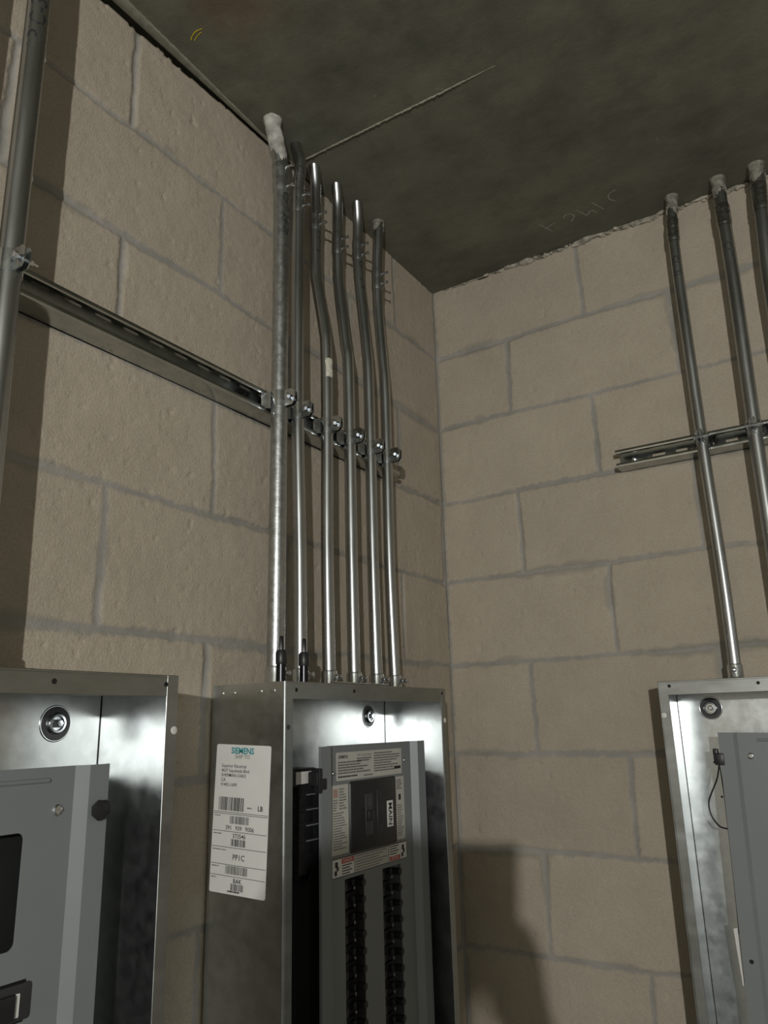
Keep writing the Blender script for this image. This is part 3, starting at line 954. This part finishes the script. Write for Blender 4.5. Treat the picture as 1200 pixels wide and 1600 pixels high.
# breaker body and bus behind the dead front
M = MB(FL)
M.box(-0.700, -0.340, 0.020, 0.092, -1.368, -1.236, 0.003)
M.box(-0.668, -0.345, 0.020, 0.085, -2.02, -1.368, 0.002)
for z in (-1.262, -1.285, -1.308, -1.330):
    M.box(-0.702, -0.668, 0.080, 0.0935, z - 0.008, z + 0.008, 0.001)
M.build('breaker_or_dark_core', BLACK, cab2)
for z in (-1.2525, -1.2745, -1.2975, -1.3195):
    M = MB(FL); M.box(-0.683, -0.655, 0.0930, 0.0945, z - 0.0009, z + 0.0009)
    M.build('terminal_fin', PAINT, cab2)
M = MB(FL); M.box(-0.735, -0.655, 0.030, 0.092, -1.2405, -1.213, 0.003)
lug = M.build('lug_block', BLACK, cab2)
M = MB(FL); M.box(-0.709, -0.670, 0.0915, 0.0935, -1.2360, -1.2175, 0.0005, 1)
tag(M.build('lug_plate', PAPER, lug), 'pale rectangular plate')
M = MB(FL)   # jagged black clip on the edge of the panel
M.box(-0.690, -0.674, 0.100, 0.1205, -1.240, -1.218, 0.003)
M.box(-0.681, -0.667, 0.112, 0.1225, -1.246, -1.228, 0.003)
M.box(-0.688, -0.680, 0.110, 0.1230, -1.250, -1.213, 0.002)
M.build('clip', BLACK, cab2)
M = MB(FL)   # small silver neutral lug lower in the gutter
M.box(-0.682, -0.668, 0.07, 0.090, -1.377, -1.357, 0.002)
M.lathe((-0.676, 0.090, -1.364), (0, 1, 0), [(0, 0.004), (0.003, 0.004), (0.0035, 0.002)], 12)
M.build('neutral_lug', DARKMETAL, cab2)

SL = [(-0.614, -0.5585, -1.98, -1.3855, 'sq'), (-0.5035, -0.4440, -1.98, -1.3870, 'sq')]
BRK = (-0.598, -0.456, -1.350, -1.240)
df2 = dead_front(FL2, cab2, -0.6905, -0.3645, -1.181, -2.03, SL + [BRK], lip=0.026, bev=0.008, drop=-0.012)
# main breaker face
M = MB(FL2)
M.box(BRK[0] - 0.001, BRK[1] + 0.001, 0.088, 0.1185, BRK[2] - 0.001, BRK[3] + 0.001, 0.005, 3)
mb_ = M.build('main_breaker', BLACK, cab2)
M = MB(FL2)
M.box(-0.5215, -0.5175, 0.1180, 0.1192, -1.332, -1.258, 0.0004, 1)
M.box(-0.558, -0.536, 0.1180, 0.1200, -1.328, -1.262, 0.001)
M.build('toggle_slot', GREYPL, mb_)
M = MB(FL2)
M.box(-0.556, -0.540, 0.1195, 0.1260, -1.305, -1.288, 0.002)
M.build('toggle', BLACK, mb_)
MS = Label(FL2, lambda a, b, h: (a, 0.1188 + h, b))
M = MB(FL2)
M.box(-0.4895, -0.4700, 0.1183, 0.1190, -1.3220, -1.2790, 0.0003, 1)
tag(M.build('main_plate', WHITEPL, mb_, smooth=0), 'small white plate reading MAIN')
LB = Label(FL2, lambda a, b, h: (-0.4797 + a, 0.1190 + h, -1.3005 - b))
LB.text('MAIN', -0.0052, 0.0, 0.0165, INK, 'C', PI / 2, bold=0.02, sx=0.92)
LB.finish(mb_)
LB = Label(FL2, lambda a, b, h: (-0.548 + a, 0.1202 + h, -1.258 - b))
for s_, a, b, z in (('225', -0.001, 0.012, 0.008), ('ON', 0.034, 0.004, 0.006), ('OFF', 0.034, 0.058, 0.006)):
    LB = Label(FL2, lambda a, b, h: (-0.548 + a, 0.1202 + h, -1.258 - b))
    LB.text(s_, a, b, z, GREYINK, 'L', PI / 2)
    LB.finish(mb_)

TIN = metal('aged_tin', (0.25, 0.25, 0.25), (0.35, 0.35, 0.35), 0.3, 0.4)
# stab strips seen through the two slots
for si, (a, b, z0, z1, _) in enumerate(SL):
    M = MB(FL2)
    z = z1 - 0.0127
    k = 0
    rnd = random.Random(si)
    while z > -1.97:
        M.box(a + 0.004, b - 0.002, 0.086, 0.098, z - 0.0115, z + 0.0115, 0.002)
        M.box(a + 0.008, a + 0.018, 0.097, 0.108, z - 0.0085, z + 0.005, 0.002)
        M.box(b - 0.020, b - 0.012, 0.097, 0.106, z - 0.004, z + 0.007, 0.002)
        M.lathe((b - 0.0012, 0.100, z), (0, 1, 0), [(0, 0.0058), (0.0150, 0.0058), (0.0156, 0.0050)], 16)
        z -= 0.0254; k += 1
    st = M.build('stab_strip', BLACK, cab2)
    z = z1 - 0.020
    while z > -1.66:
        M = MB(FL2)
        M.box(b - 0.019, b - 0.015, 0.1055, 0.1075, z - 0.002, z + 0.003, 0.0005, 1)
        M.build('stab_tip', TIN, st)
        z -= 0.0254

# printed labels on the dead front
def quad_label(parent, frame, a0, b0, w, h, d, mat, name, label, rot=0.0, rad=0.002):
    M = MB(frame)
    pts = []
    for (cx, cy, s) in ((w - rad, rad, -90), (w - rad, h - rad, 0), (rad, h - rad, 90), (rad, rad, 180)):
        for k in range(5):
            a = math.radians(s + 90 * k / 4)
            pts.append((cx + rad * math.cos(a), cy + rad * math.sin(a)))
    c, s_ = math.cos(rot), math.sin(rot)
    P = lambda x, y: (a0 + x * c - y * s_, b0 - x * s_ - y * c)
    M.extrude_poly([(P(*p)[0], d, P(*p)[1]) for p in pts], (0, 0.0003, 0))
    o_ = tag(M.build(name, mat, parent, smooth=0), label)
    return o_, Label(frame, lambda x, y, hh: (P(x, y)[0], d + 0.0003 + hh, P(x, y)[1]))

o_, LB = quad_label(cab2, FL2, -0.635, -1.1925, 0.204, 0.044, 0.1151, CREAM, 'rating_label', 'pale rating label full of small print')
LB.text('SIEMENS', 0.006, 0.0095, 0.0072, INK, bold=0.02)
LB.text('TYPE 1 ENCLOSURE', 0.060, 0.008, 0.0050, GREYINK)
LB.scribble(0.060, 0.0105, 0.045, 2, 0.0035, 0.0022, GREYINK, 2)
LB.scribble(0.005, 0.0145, 0.098, 5, 0.0042, 0.0024, GREYINK, 3)
LB.scribble(0.112, 0.004, 0.088, 8, 0.0042, 0.0022, GREYINK, 4)
LB.scribble(0.005, 0.037, 0.065, 1, 0.004, 0.0024, INK, 5)
LB.scribble(0.080, 0.0385, 0.030, 1, 0.004, 0.0020, GREYINK, 6)
LB.rect(0.178, 0.030, 0.022, 0.0050, INK)
LB.finish(o_)
o_, LB = quad_label(cab2, FL2, -0.6495, -1.2425, 0.0475, 0.1045, 0.1151, CREAM, 'instruction_label', 'narrow pale instruction label left of the breaker')
LB.rect(0.006, 0.006, 0.012, 0.013, plain('pink_ink', (0.38, 0.24, 0.20), 0.6))
LB.scribble(0.022, 0.006, 0.020, 8, 0.0042, 0.0018, GREYINK, 8)
LB.scribble(0.006, 0.042, 0.036, 15, 0.0038, 0.0016, GREYINK, 9)
LB.scribble(0.006, 0.022, 0.013, 5, 0.0038, 0.0016, GREYINK, 10)
LB.finish(o_)
o_, LB = quad_label(cab2, FL2, -0.4545, -1.2415, 0.0290, 0.1060, 0.1151, CREAM, 'wire_chart_label', 'narrow pale label right of the breaker')
LB.scribble(0.004, 0.005, 0.020, 5, 0.0036, 0.0020, GREYINK, 11)
LB.scribble(0.004, 0.048, 0.021, 14, 0.0038, 0.0018, GREYINK, 12)
LB.rect(0.009, 0.030, 0.008, 0.010, INK)
LB.finish(o_)
o_, LB = quad_label(cab2, FL2, -0.6490, -1.3520, 0.2265, 0.0285, 0.1152, INK, 'warning_label', 'long white and red warning label under the breaker')
LB.rect(0.0012, 0.0012, 0.0600, 0.0261, PAPER, 0.0001)
LB.rect(0.0625, 0.0012, 0.1030, 0.0261, CREAM, 0.0001)
LB.rect(0.1670, 0.0012, 0.0583, 0.0261, PAPER, 0.0001)
LB.rect(0.0260, 0.0020, 0.0340, 0.0075, RED); LB.rect(0.1690, 0.0195, 0.0350, 0.0070, RED)
LB.text('DANGER', 0.043, 0.0080, 0.0065, PAPER, 'C', lift=0.0003)
LB.text('DANGER', 0.1865, 0.0205, 0.0060, PAPER, 'C', PI, lift=0.0003)
for i in range(4): LB.rect(0.0270, 0.0115 + i * 0.0040, 0.028 - (i % 2) * 0.006, 0.0016, INK)
for i in range(6): LB.rect(0.0660, 0.0030 + i * 0.0041, 0.094 - (i % 3) * 0.012, 0.0013, GREYINK)
for i in range(4): LB.rect(0.1690, 0.0030 + i * 0.0040, 0.030 - (i % 2) * 0.006, 0.0016, INK)
for a in (0.012, 0.213):    # little hand pictogram blobs
    M_ = LB.mb(INK)
    for (cx, cy, rr) in ((0, 0.009, 0.0045), (0.003, 0.015, 0.0035), (-0.002, 0.021, 0.004)):
        M_.poly([LB.place(a + cx + rr * math.cos(k * PI / 4) * (1.2 if k % 2 else 0.8), cy + rr * math.sin(k * PI / 4), 0.0003) for k in range(8)])
LB.finish(o_)
for u, z in ((-0.643, -1.224), (-0.4215, -1.214)):
    screw(FL2, cab2, u, 0.1153, z, 0.0035)

# shipping label on the outer left side (plane u = -0.803, seen from -u)
tl = math.radians(2.3)
def SP(x, y, h):
    return (-0.8031 - h, 0.0165 + x * math.cos(tl) - y * math.sin(tl), -1.1715 - x * math.sin(tl) - y * math.cos(tl))
M = MB(FL)
pts = []
for (cx, cy, s) in ((0.1065 - 0.003, 0.003, -90), (0.1065 - 0.003, 0.204 - 0.003, 0), (0.003, 0.204 - 0.003, 90), (0.003, 0.003, 180)):
    for k in range(5):
        a = math.radians(s + 90 * k / 4); pts.append((cx + 0.003 * math.cos(a), cy + 0.003 * math.sin(a)))
M.extrude_poly([SP(x, y, 0) for x, y in pts], (-0.0003, 0, 0))
ship = tag(M.build('shipping_label', PAPER, cab2, smooth=0), 'white shipping label with barcodes')
LB = Label(FL, lambda x, y, h: SP(x, y, 0.0003 + h))
LB.text('SIEMENS', 0.052, 0.0125, 0.0120, TEAL, 'C', bold=0.03)
LB.text('SHIP TO', 0.052, 0.0195, 0.0080, GREYINK, 'C')
for i, s in enumerate(('Superior Electrical', '4637 Sepulveda Blvd', 'SHERMAN OAKS', 'CA', '91403-1699')):
    LB.text(s, 0.012, 0.0325 + i * 0.0066, 0.0066, INK, bold=0.008)
LB.bars(0.010, 0.074, 0.050, 0.0185, INK, 1, 34)
LB.text('LB', 0.086, 0.0895, 0.0095, INK, bold=0.02); LB.scribble(0.066, 0.0860, 0.014, 1, 0.003, 0.0016, GREYINK, 1)
for y in (0.0945, 0.0968, 0.1205, 0.1420, 0.1650, 0.1800, 0.2000 - 0.0005):
    if y < 0.199: LB.rect(0.001, y, 0.1045, 0.0007, INK)
LB.bars(0.034, 0.0995, 0.036, 0.0105, INK, 2, 26)
LB.text('391', 0.026, 0.1185, 0.0085, INK, bold=0.01); LB.text('939', 0.045, 0.1185, 0.0085, INK, bold=0.01); LB.text('9006', 0.064, 0.1185, 0.0085, INK, bold=0.01)
LB.text('373546', 0.053, 0.1290, 0.0085, INK, 'C', bold=0.01); LB.bars(0.038, 0.1305, 0.028, 0.0095, INK, 3, 20)
LB.text('PP1C', 0.054, 0.1580, 0.0105, INK, 'C', bold=0.01)
LB.bars(0.030, 0.1665, 0.042, 0.0110, INK, 4, 30)
LB.text('BAK', 0.054, 0.1885, 0.0085, INK, 'C', bold=0.015)
LB.bars(0.042, 0.1895, 0.024, 0.0090, INK, 6, 18)
LB.scribble(0.036, 0.1990, 0.032, 1, 0.003, 0.0020, INK, 7)
for y in (0.0995, 0.1240, 0.1455, 0.1680, 0.1830): LB.scribble(0.003, y, 0.016 + (0.012 if 0.14 < y < 0.15 else 0), 1, 0.003, 0.0013, GREYINK, int(y * 1000))
LB.finish(ship)

# ---- left cabinet
cab1 = cabinet(FL, -1.516, -1.008, 'left open cabinet with grey inner panel, cut off by the left edge of the photo', -1.076, -1.138,
    [(-1.181, -1.097), (-1.028, -1.096), (-1.40, -1.097)], [(-1.0125, -1.150)])
H1 = [(-1.32, -1.176, -1.358, -1.248), (-1.31, -1.158, -1.425, -1.387, 'sq'), (-1.30, -1.245, -1.98, -1.44, 'sq'), (-1.235, -1.18, -1.98, -1.44, 'sq')]
df1 = dead_front(FL1, cab1, -1.405, -1.081, -1.185, -2.03, H1, face=0.115, lip=0.026, bev=0.013, drop=-0.009, emboss=(-1.33, -1.152, -1.1985), fillet=0.008)
screw(FL1, cab1, -1.139, 0.115, -1.230, 0.0062)
M = MB(FL1)
M.box(-1.38, -1.10, 0.020, 0.084, -1.375, -1.230, 0.003)
M.box(-1.37, -1.11, 0.020, 0.080, -2.02, -1.375, 0.003)
M.build('breaker_or_dark_core', DKHOLE, cab1)  # upper opening has no breaker; black fill paints in its shaded depth
M = MB(FL1)
M.box(-1.305, -1.152, 0.085, 0.1175, -1.424, -1.389, 0.004)
br = M.build('breaker_yoke', GREYPL, cab1)
M = MB(FL1); M.box(-1.30, -1.1725, 0.117, 0.1225, -1.4205, -1.3965, 0.003)
M.build('handle', BLACK, br)
M = MB(FL1); M.box(-1.1715, -1.1665, 0.1175, 0.1190, -1.4190, -1.3975, 0.0005, 1)
tag(M.build('white_mark', WHITEPL, br), 'thin white mark')
M = MB(FL1)
M.lathe((-1.0935, 0.1255, -1.234), (0, 1, 0), [(0, 0.0105), (0.004, 0.0115), (0.006, 0.0070)], 7)
M.box(-1.094, -1.080, 0.110, 0.131, -1.240, -1.224, 0.003)
M.build('clip', BLACK, cab1)

# ---- right cabinet
cab3 = cabinet(FR, 0.517, 1.025, 'right open cabinet on the right wall, blank grey inner panel with black wire loop', 0.581, -1.135,
    [(0.5385, -1.094), (0.692, -1.0955), (0.85, -1.096)], [(0.5228, -1.147)])
df3 = dead_front(FR, cab3, 0.607, 0.945, -1.180, -2.03, [(0.70, 0.76, -1.98, -1.42, 'sq'), (0.80, 0.86, -1.98, -1.42, 'sq')], lip=0.026, bev=0.006, drop=-0.007, tilt=-0.026, emboss=(0.672, 0.88, -1.1925), face=0.108)
screw(FR, cab3, 0.657, 0.108, -1.222, 0.0055)
M = MB(FR)
M.box(0.64, 0.91, 0.020, 0.085, -2.02, -1.23, 0.003)
M.build('breaker_or_dark_core', BLACK, cab3)
M = MB(FR)
M.box(0.5955, 0.6125, 0.094, 0.1185, -1.2375, -1.2165, 0.002)
M.box(0.5925, 0.601, 0.094, 0.108, -1.233, -1.209, 0.002)
clip3 = M.build('clip', BLACK, cab3)
M = MB(FR)
M.tube(smooth_path([(0.600, 0.100, -1.236), (0.592, 0.095, -1.262), (0.578, 0.090, -1.288), (0.570, 0.086, -1.306), (0.572, 0.086, -1.328), (0.584, 0.090, -1.345), (0.598, 0.098, -1.348), (0.602, 0.100, -1.347)], 8), 0.0014, 8)
M.tube(smooth_path([(0.601, 0.104, -1.236), (0.602, 0.1035, -1.29), (0.601, 0.1035, -1.35), (0.598, 0.1035, -1.46), (0.596, 0.1035, -1.52)], 8), 0.0011, 8)
M.build('wire', BLACK, cab3)
M = MB(FR)
M.extrude_poly([(0.587, 0.100, -1.512), (0.594, 0.100, -1.510), (0.599, 0.104, -1.595), (0.591, 0.104, -1.600)], (0, 0.002, 0))
tag(M.build('white_strip', PAPER, cab3), 'narrow white strip')
for u, z in ((0.5745, -1.2545 + 0.016), (0.580, -1.302)):
    M = MB(FR)
    M.lathe((u, 0.0061, z), (0, 1, 0), [(0, 0.0022), (0.0004, 0.0022)], 12)
    M.build('screw_hole', DKHOLE, cab3)
M = MB(FR)
M.lathe((0.612, 0.1152, -1.558), (0, 1, 0), [(0, 0.0035), (0.001, 0.0035)], 12)
M.build('screw_hole', DKHOLE, cab3)
M = MB(FR)
M.lathe((0.662, 0.125, ZT - 0.0018), (0, 0, -1), [(0, 0.0042), (0.0006, 0.0040), (0.0008, 0.0)], 16)
tag(M.build('white_dot', WHITEPL, cab3), 'round white dot')

# ------------------------------------------------------------------ loose things on the centre cabinet
def driver(u, d, label):
    t = thing('socket_driver', FL(u, d, ZT), label, 'tool', 'black socket drivers on the centre cabinet')
    M = MB(FL)
    M.lathe((u, d, ZT + 0.030), (0, 0, 1), [(0, 0.0080), (0.002, 0.0088), (0.018, 0.0088), (0.022, 0.0066)], 24)
    M.build('socket', BLACK, t)
    M = MB(FL)
    M.lathe((u, d, ZT + 0.052), (0, 0, 1), [(0, 0.0034), (0.020, 0.0034), (0.022, 0.0022)], 6)
    M.build('shank', DARKMETAL, t)
    M = MB(FL)
    M.lathe((u, d, ZT), (0, 0, 1), [(0, 0.0072), (0.030, 0.0072)], 24)
    M.build('shaft', DARKMETAL, t)
driver(-0.7475, 0.093, 'black cylindrical socket tool standing in front of the thickest conduit on the centre cabinet')
driver(-0.6900, 0.093, 'black cylindrical socket tool standing in front of the second centre conduit on the cabinet top')
M = MB(FL)
M.tube([(-0.680, 0.140, ZT + 0.0025), (-0.600, 0.1405, ZT + 0.0022), (-0.510, 0.141, ZT + 0.0024)], 0.0016, 8)
tag(M.build('metal_offcut', BRIGHT, origin=FL(-0.6, 0.14, ZT)), 'thin bright metal offcut lying along the front edge of the centre cabinet top', 'metal rod')

# ------------------------------------------------------------------ the person taking the picture (stands behind the viewpoint, seen as a shadow)
def person():
    F = Vector((-0.53, 0.848, 0)); Rr = Vector((0.848, 0.53, 0))
    O = Vector((1.035, -2.12, 0))
    def W(r, f, h):
        p = O + Rr * r + F * f
        return Vector((p.x, p.y, h))
    hold = CAM + Vector((0, 0, CEIL)) + RZ * (-0.012)
    def PH(a, b, c): return hold + RX * a + RY * b + RZ * c
    def skin(name, pts, edges, mat, parent, lv=2):
        me = bpy.data.meshes.new(name)
        base = O.copy(); base.z = 0
        me.from_pydata([tuple(p[0] - base) for p in pts], edges, [])
        o = bpy.data.objects.new(name, me)
        COL.objects.link(o)
        md = o.modifiers.new('skin', 'SKIN')
        md.use_smooth_shade = True
        for i, p in enumerate(pts):
            r = p[1]
            me.skin_vertices[0].data[i].radius = r if isinstance(r, tuple) else (r, r)
        me.skin_vertices[0].data[0].use_root = True
        sb = o.modifiers.new('sub', 'SUBSURF'); sb.levels = lv; sb.render_levels = lv
        me.materials.append(mat)
        if parent: o.parent = parent
        else: o.location = base
        return o
    skinm = plain('skin', (0.42, 0.25, 0.17), 0.5)
    shirt = plain('dark_work_shirt', (0.05, 0.055, 0.07), 0.85, 30, 0.2)
    trous = plain('dark_work_trousers', (0.045, 0.05, 0.065), 0.85, 30, 0.2)
    pts = []; ed = []
    def add(p, r, par=None):
        pts.append((p, r)); i = len(pts) - 1
        if par is not None: ed.append((par, i))
        return i
    pel = add(W(0, 0, 0.97), 0.065)
    wai = add(W(0, 0, 1.12), 0.080, pel)
    che = add(W(0, 0.01, 1.32), 0.085, wai)
    upc = add(W(0, 0.0, 1.44), 0.065, che)
    nek = add(W(0, 0.01, 1.54), 0.052, upc)
    chin = add(W(0, 0.03, 1.595), (0.055, 0.062), nek)
    hed = add(W(0, 0.035, 1.665), (0.072, 0.092), chin)
    crn = add(W(0, 0.030, 1.725), (0.058, 0.072), hed)
    # right arm up to the telephone
    shr = add(W(0.160, 0.0, 1.415), 0.045, upc)
    elr = add(W(0.215, 0.235, 1.30), 0.043, shr)
    wrp = PH(0.060, 0.175, -0.035)
    wrr = add(wrp, 0.027, elr)
    pal = add(PH(0.045, 0.115, 0.022), (0.032, 0.018), wrr)
    for k in range(4):
        b = 0.075 + 0.021 * k
        a0 = add(PH(0.018, b, 0.030), 0.0095, pal)
        a1 = add(PH(-0.022, b - 0.004, 0.026), 0.0088, a0)
        a2 = add(PH(-0.044, b - 0.004, 0.006), 0.0080, a1)
        add(PH(-0.038, b - 0.003, -0.014 + 0.002 * k), 0.0072, a2)
    t1 = add(PH(0.058, 0.090, 0.002), 0.012, pal)
    t2 = add(PH(0.050, 0.070, -0.016), 0.0105, t1)
    add(PH(0.022, 0.062, -0.019), 0.009, t2)
    # left arm relaxed at the side
    shl = add(W(-0.160, 0.0, 1.415), 0.045, upc)
    ell = add(W(-0.225, -0.02, 1.13), 0.043, shl)
    wrl = add(W(-0.215, 0.075, 0.90), 0.027, ell)
    pl = add(W(-0.208, 0.095, 0.83), (0.020, 0.036), wrl)
    for k in range(4):
        q0 = add(W(-0.205, 0.072 + 0.020 * k, 0.785), 0.0095, pl)
        q1 = add(W(-0.198, 0.074 + 0.020 * k, 0.755 - 0.003 * (k % 3)), 0.0088, q0)
        add(W(-0.185, 0.072 + 0.020 * k, 0.733 - 0.004 * (k % 3)), 0.0078, q1)
    tl1 = add(W(-0.192, 0.132, 0.815), 0.011, pl)
    add(W(-0.180, 0.140, 0.780), 0.0095, tl1)
    for s_ in (-1, 1):
        hp = add(W(0.078 * s_, 0, 0.86), 0.052, pel)
        kn = add(W(0.105 * s_, 0.02, 0.50), 0.058, hp)
        an = add(W(0.115 * s_, -0.02, 0.09), 0.040, kn)
        add(W(0.125 * s_, 0.10, 0.045), (0.042, 0.030), an)
    body = skin('person', pts, ed, skinm, None)
    ORG[body.name] = Vector((O.x, O.y, -CEIL))
    tag(body, 'person in dark work clothes standing behind the viewpoint, right hand raised holding a telephone', 'person')
    # shirt: torso and sleeves
    sp = [(W(0, 0, 1.12), 0.145), (W(0, 0, 0.90), 0.165), (W(0, 0.01, 1.32), 0.160), (W(0, 0, 1.43), 0.125), (W(0, 0.005, 1.51), 0.075),
          (W(0.165, 0, 1.425), 0.068), (W(0.215, 0.235, 1.30), 0.053), (PH(0.066, 0.195, -0.045), 0.038),
          (W(-0.165, 0, 1.425), 0.068), (W(-0.225, -0.02, 1.13), 0.053), (W(-0.217, 0.062, 0.93), 0.038)]
    skin('work_shirt', sp, [(0, 1), (0, 2), (2, 3), (3, 4), (3, 5), (5, 6), (6, 7), (3, 8), (8, 9), (9, 10)], shirt, body)
    tp = [(W(0, 0, 1.03), 0.120), (W(0, 0, 0.92), 0.118)]
    te = [(0, 1)]
    for s_ in (-1, 1):
        i = len(tp)
        tp += [(W(0.088 * s_, 0, 0.78), 0.090), (W(0.105 * s_, 0.02, 0.50), 0.072), (W(0.115 * s_, -0.02, 0.11), 0.062)]
        te += [(1, i), (i, i + 1), (i + 1, i + 2)]
    skin('work_trousers', tp, te, trous, body)
    for s_ in (-1, 1):
        skin('boot', [(W(0.117 * s_, -0.035, 0.055), (0.050, 0.055)), (W(0.117 * s_, -0.02, 0.14), 0.052), (W(0.122 * s_, 0.06, 0.045), (0.050, 0.044)), (W(0.130 * s_, 0.15, 0.035), (0.044, 0.034))],
             [(0, 1), (0, 2), (2, 3)], plain('boot_leather' + ('a' if s_ > 0 else 'b'), (0.09, 0.05, 0.025), 0.6), body)
    def blob(name, c, rad, mat, ax=None, cut=None):
        M = MB()
        bmesh.ops.create_uvsphere(M.bm, u_segments=28, v_segments=18, radius=1.0)
        for v in M.bm.verts:
            p = v.co.copy()
            if cut: p = cut(p)
            q = Rr * (p.x * rad[0]) + F * (p.y * rad[1]) + Vector((0, 0, p.z * rad[2])) + c
            v.co = (q.x, q.y, q.z - CEIL)
        return M.build(name, mat, body)
    def cut(p):
        if p.y > 0.25 and p.z < 0.45: p = Vector((p.x * 0.8, p.y * 0.55, p.z * 0.6 + 0.2))
        return p
    blob('hair', W(0, 0.018, 1.700), (0.081, 0.104, 0.075), plain('dark_hair', (0.02, 0.015, 0.012), 0.7, 200, 0.4), cut=cut)
    blob('nose', W(0, 0.128, 1.650), (0.012, 0.016, 0.020), skinm)
    for s_ in (-1, 1):
        blob('ear', W(0.076 * s_, 0.025, 1.655), (0.008, 0.017, 0.030), skinm)
        blob('eye', W(0.031 * s_, 0.113, 1.675), (0.013, 0.011, 0.009), plain('eye_white' + ('a' if s_ > 0 else 'b'), (0.7, 0.68, 0.65), 0.3))
    for s_ in (-1, 1):
        blob('iris', W(0.031 * s_, 0.1215, 1.676), (0.0055, 0.0035, 0.0055), plain('iris' + ('a' if s_ > 0 else 'b'), (0.05, 0.03, 0.02), 0.3))
        blob('eyebrow', W(0.032 * s_, 0.119, 1.694), (0.016, 0.006, 0.003), plain('brow' + ('a' if s_ > 0 else 'b'), (0.02, 0.015, 0.012), 0.8))
    blob('mouth', W(0, 0.118, 1.612), (0.024, 0.009, 0.006), plain('lips', (0.33, 0.13, 0.10), 0.5))
    # the telephone in the raised hand
    M = MB()
    def xf(p):
        q = hold + RX * p[0] + RY * p[1] + RZ * p[2]
        return (q.x, q.y, q.z - CEIL)
    M.xf = xf
    M.box(-0.022, 0.050, -0.016, 0.132, -0.0085, -0.0005, 0.0035, 3)
    ph = M.build('mobile_phone', plain('phone_case', (0.02, 0.02, 0.022), 0.35), origin=(CAM.x, CAM.y, CAM.z - 0.1))
    tag(ph, 'dark mobile phone held up in the raised right hand', 'phone')
    ph['held_by'] = 'person'
person()
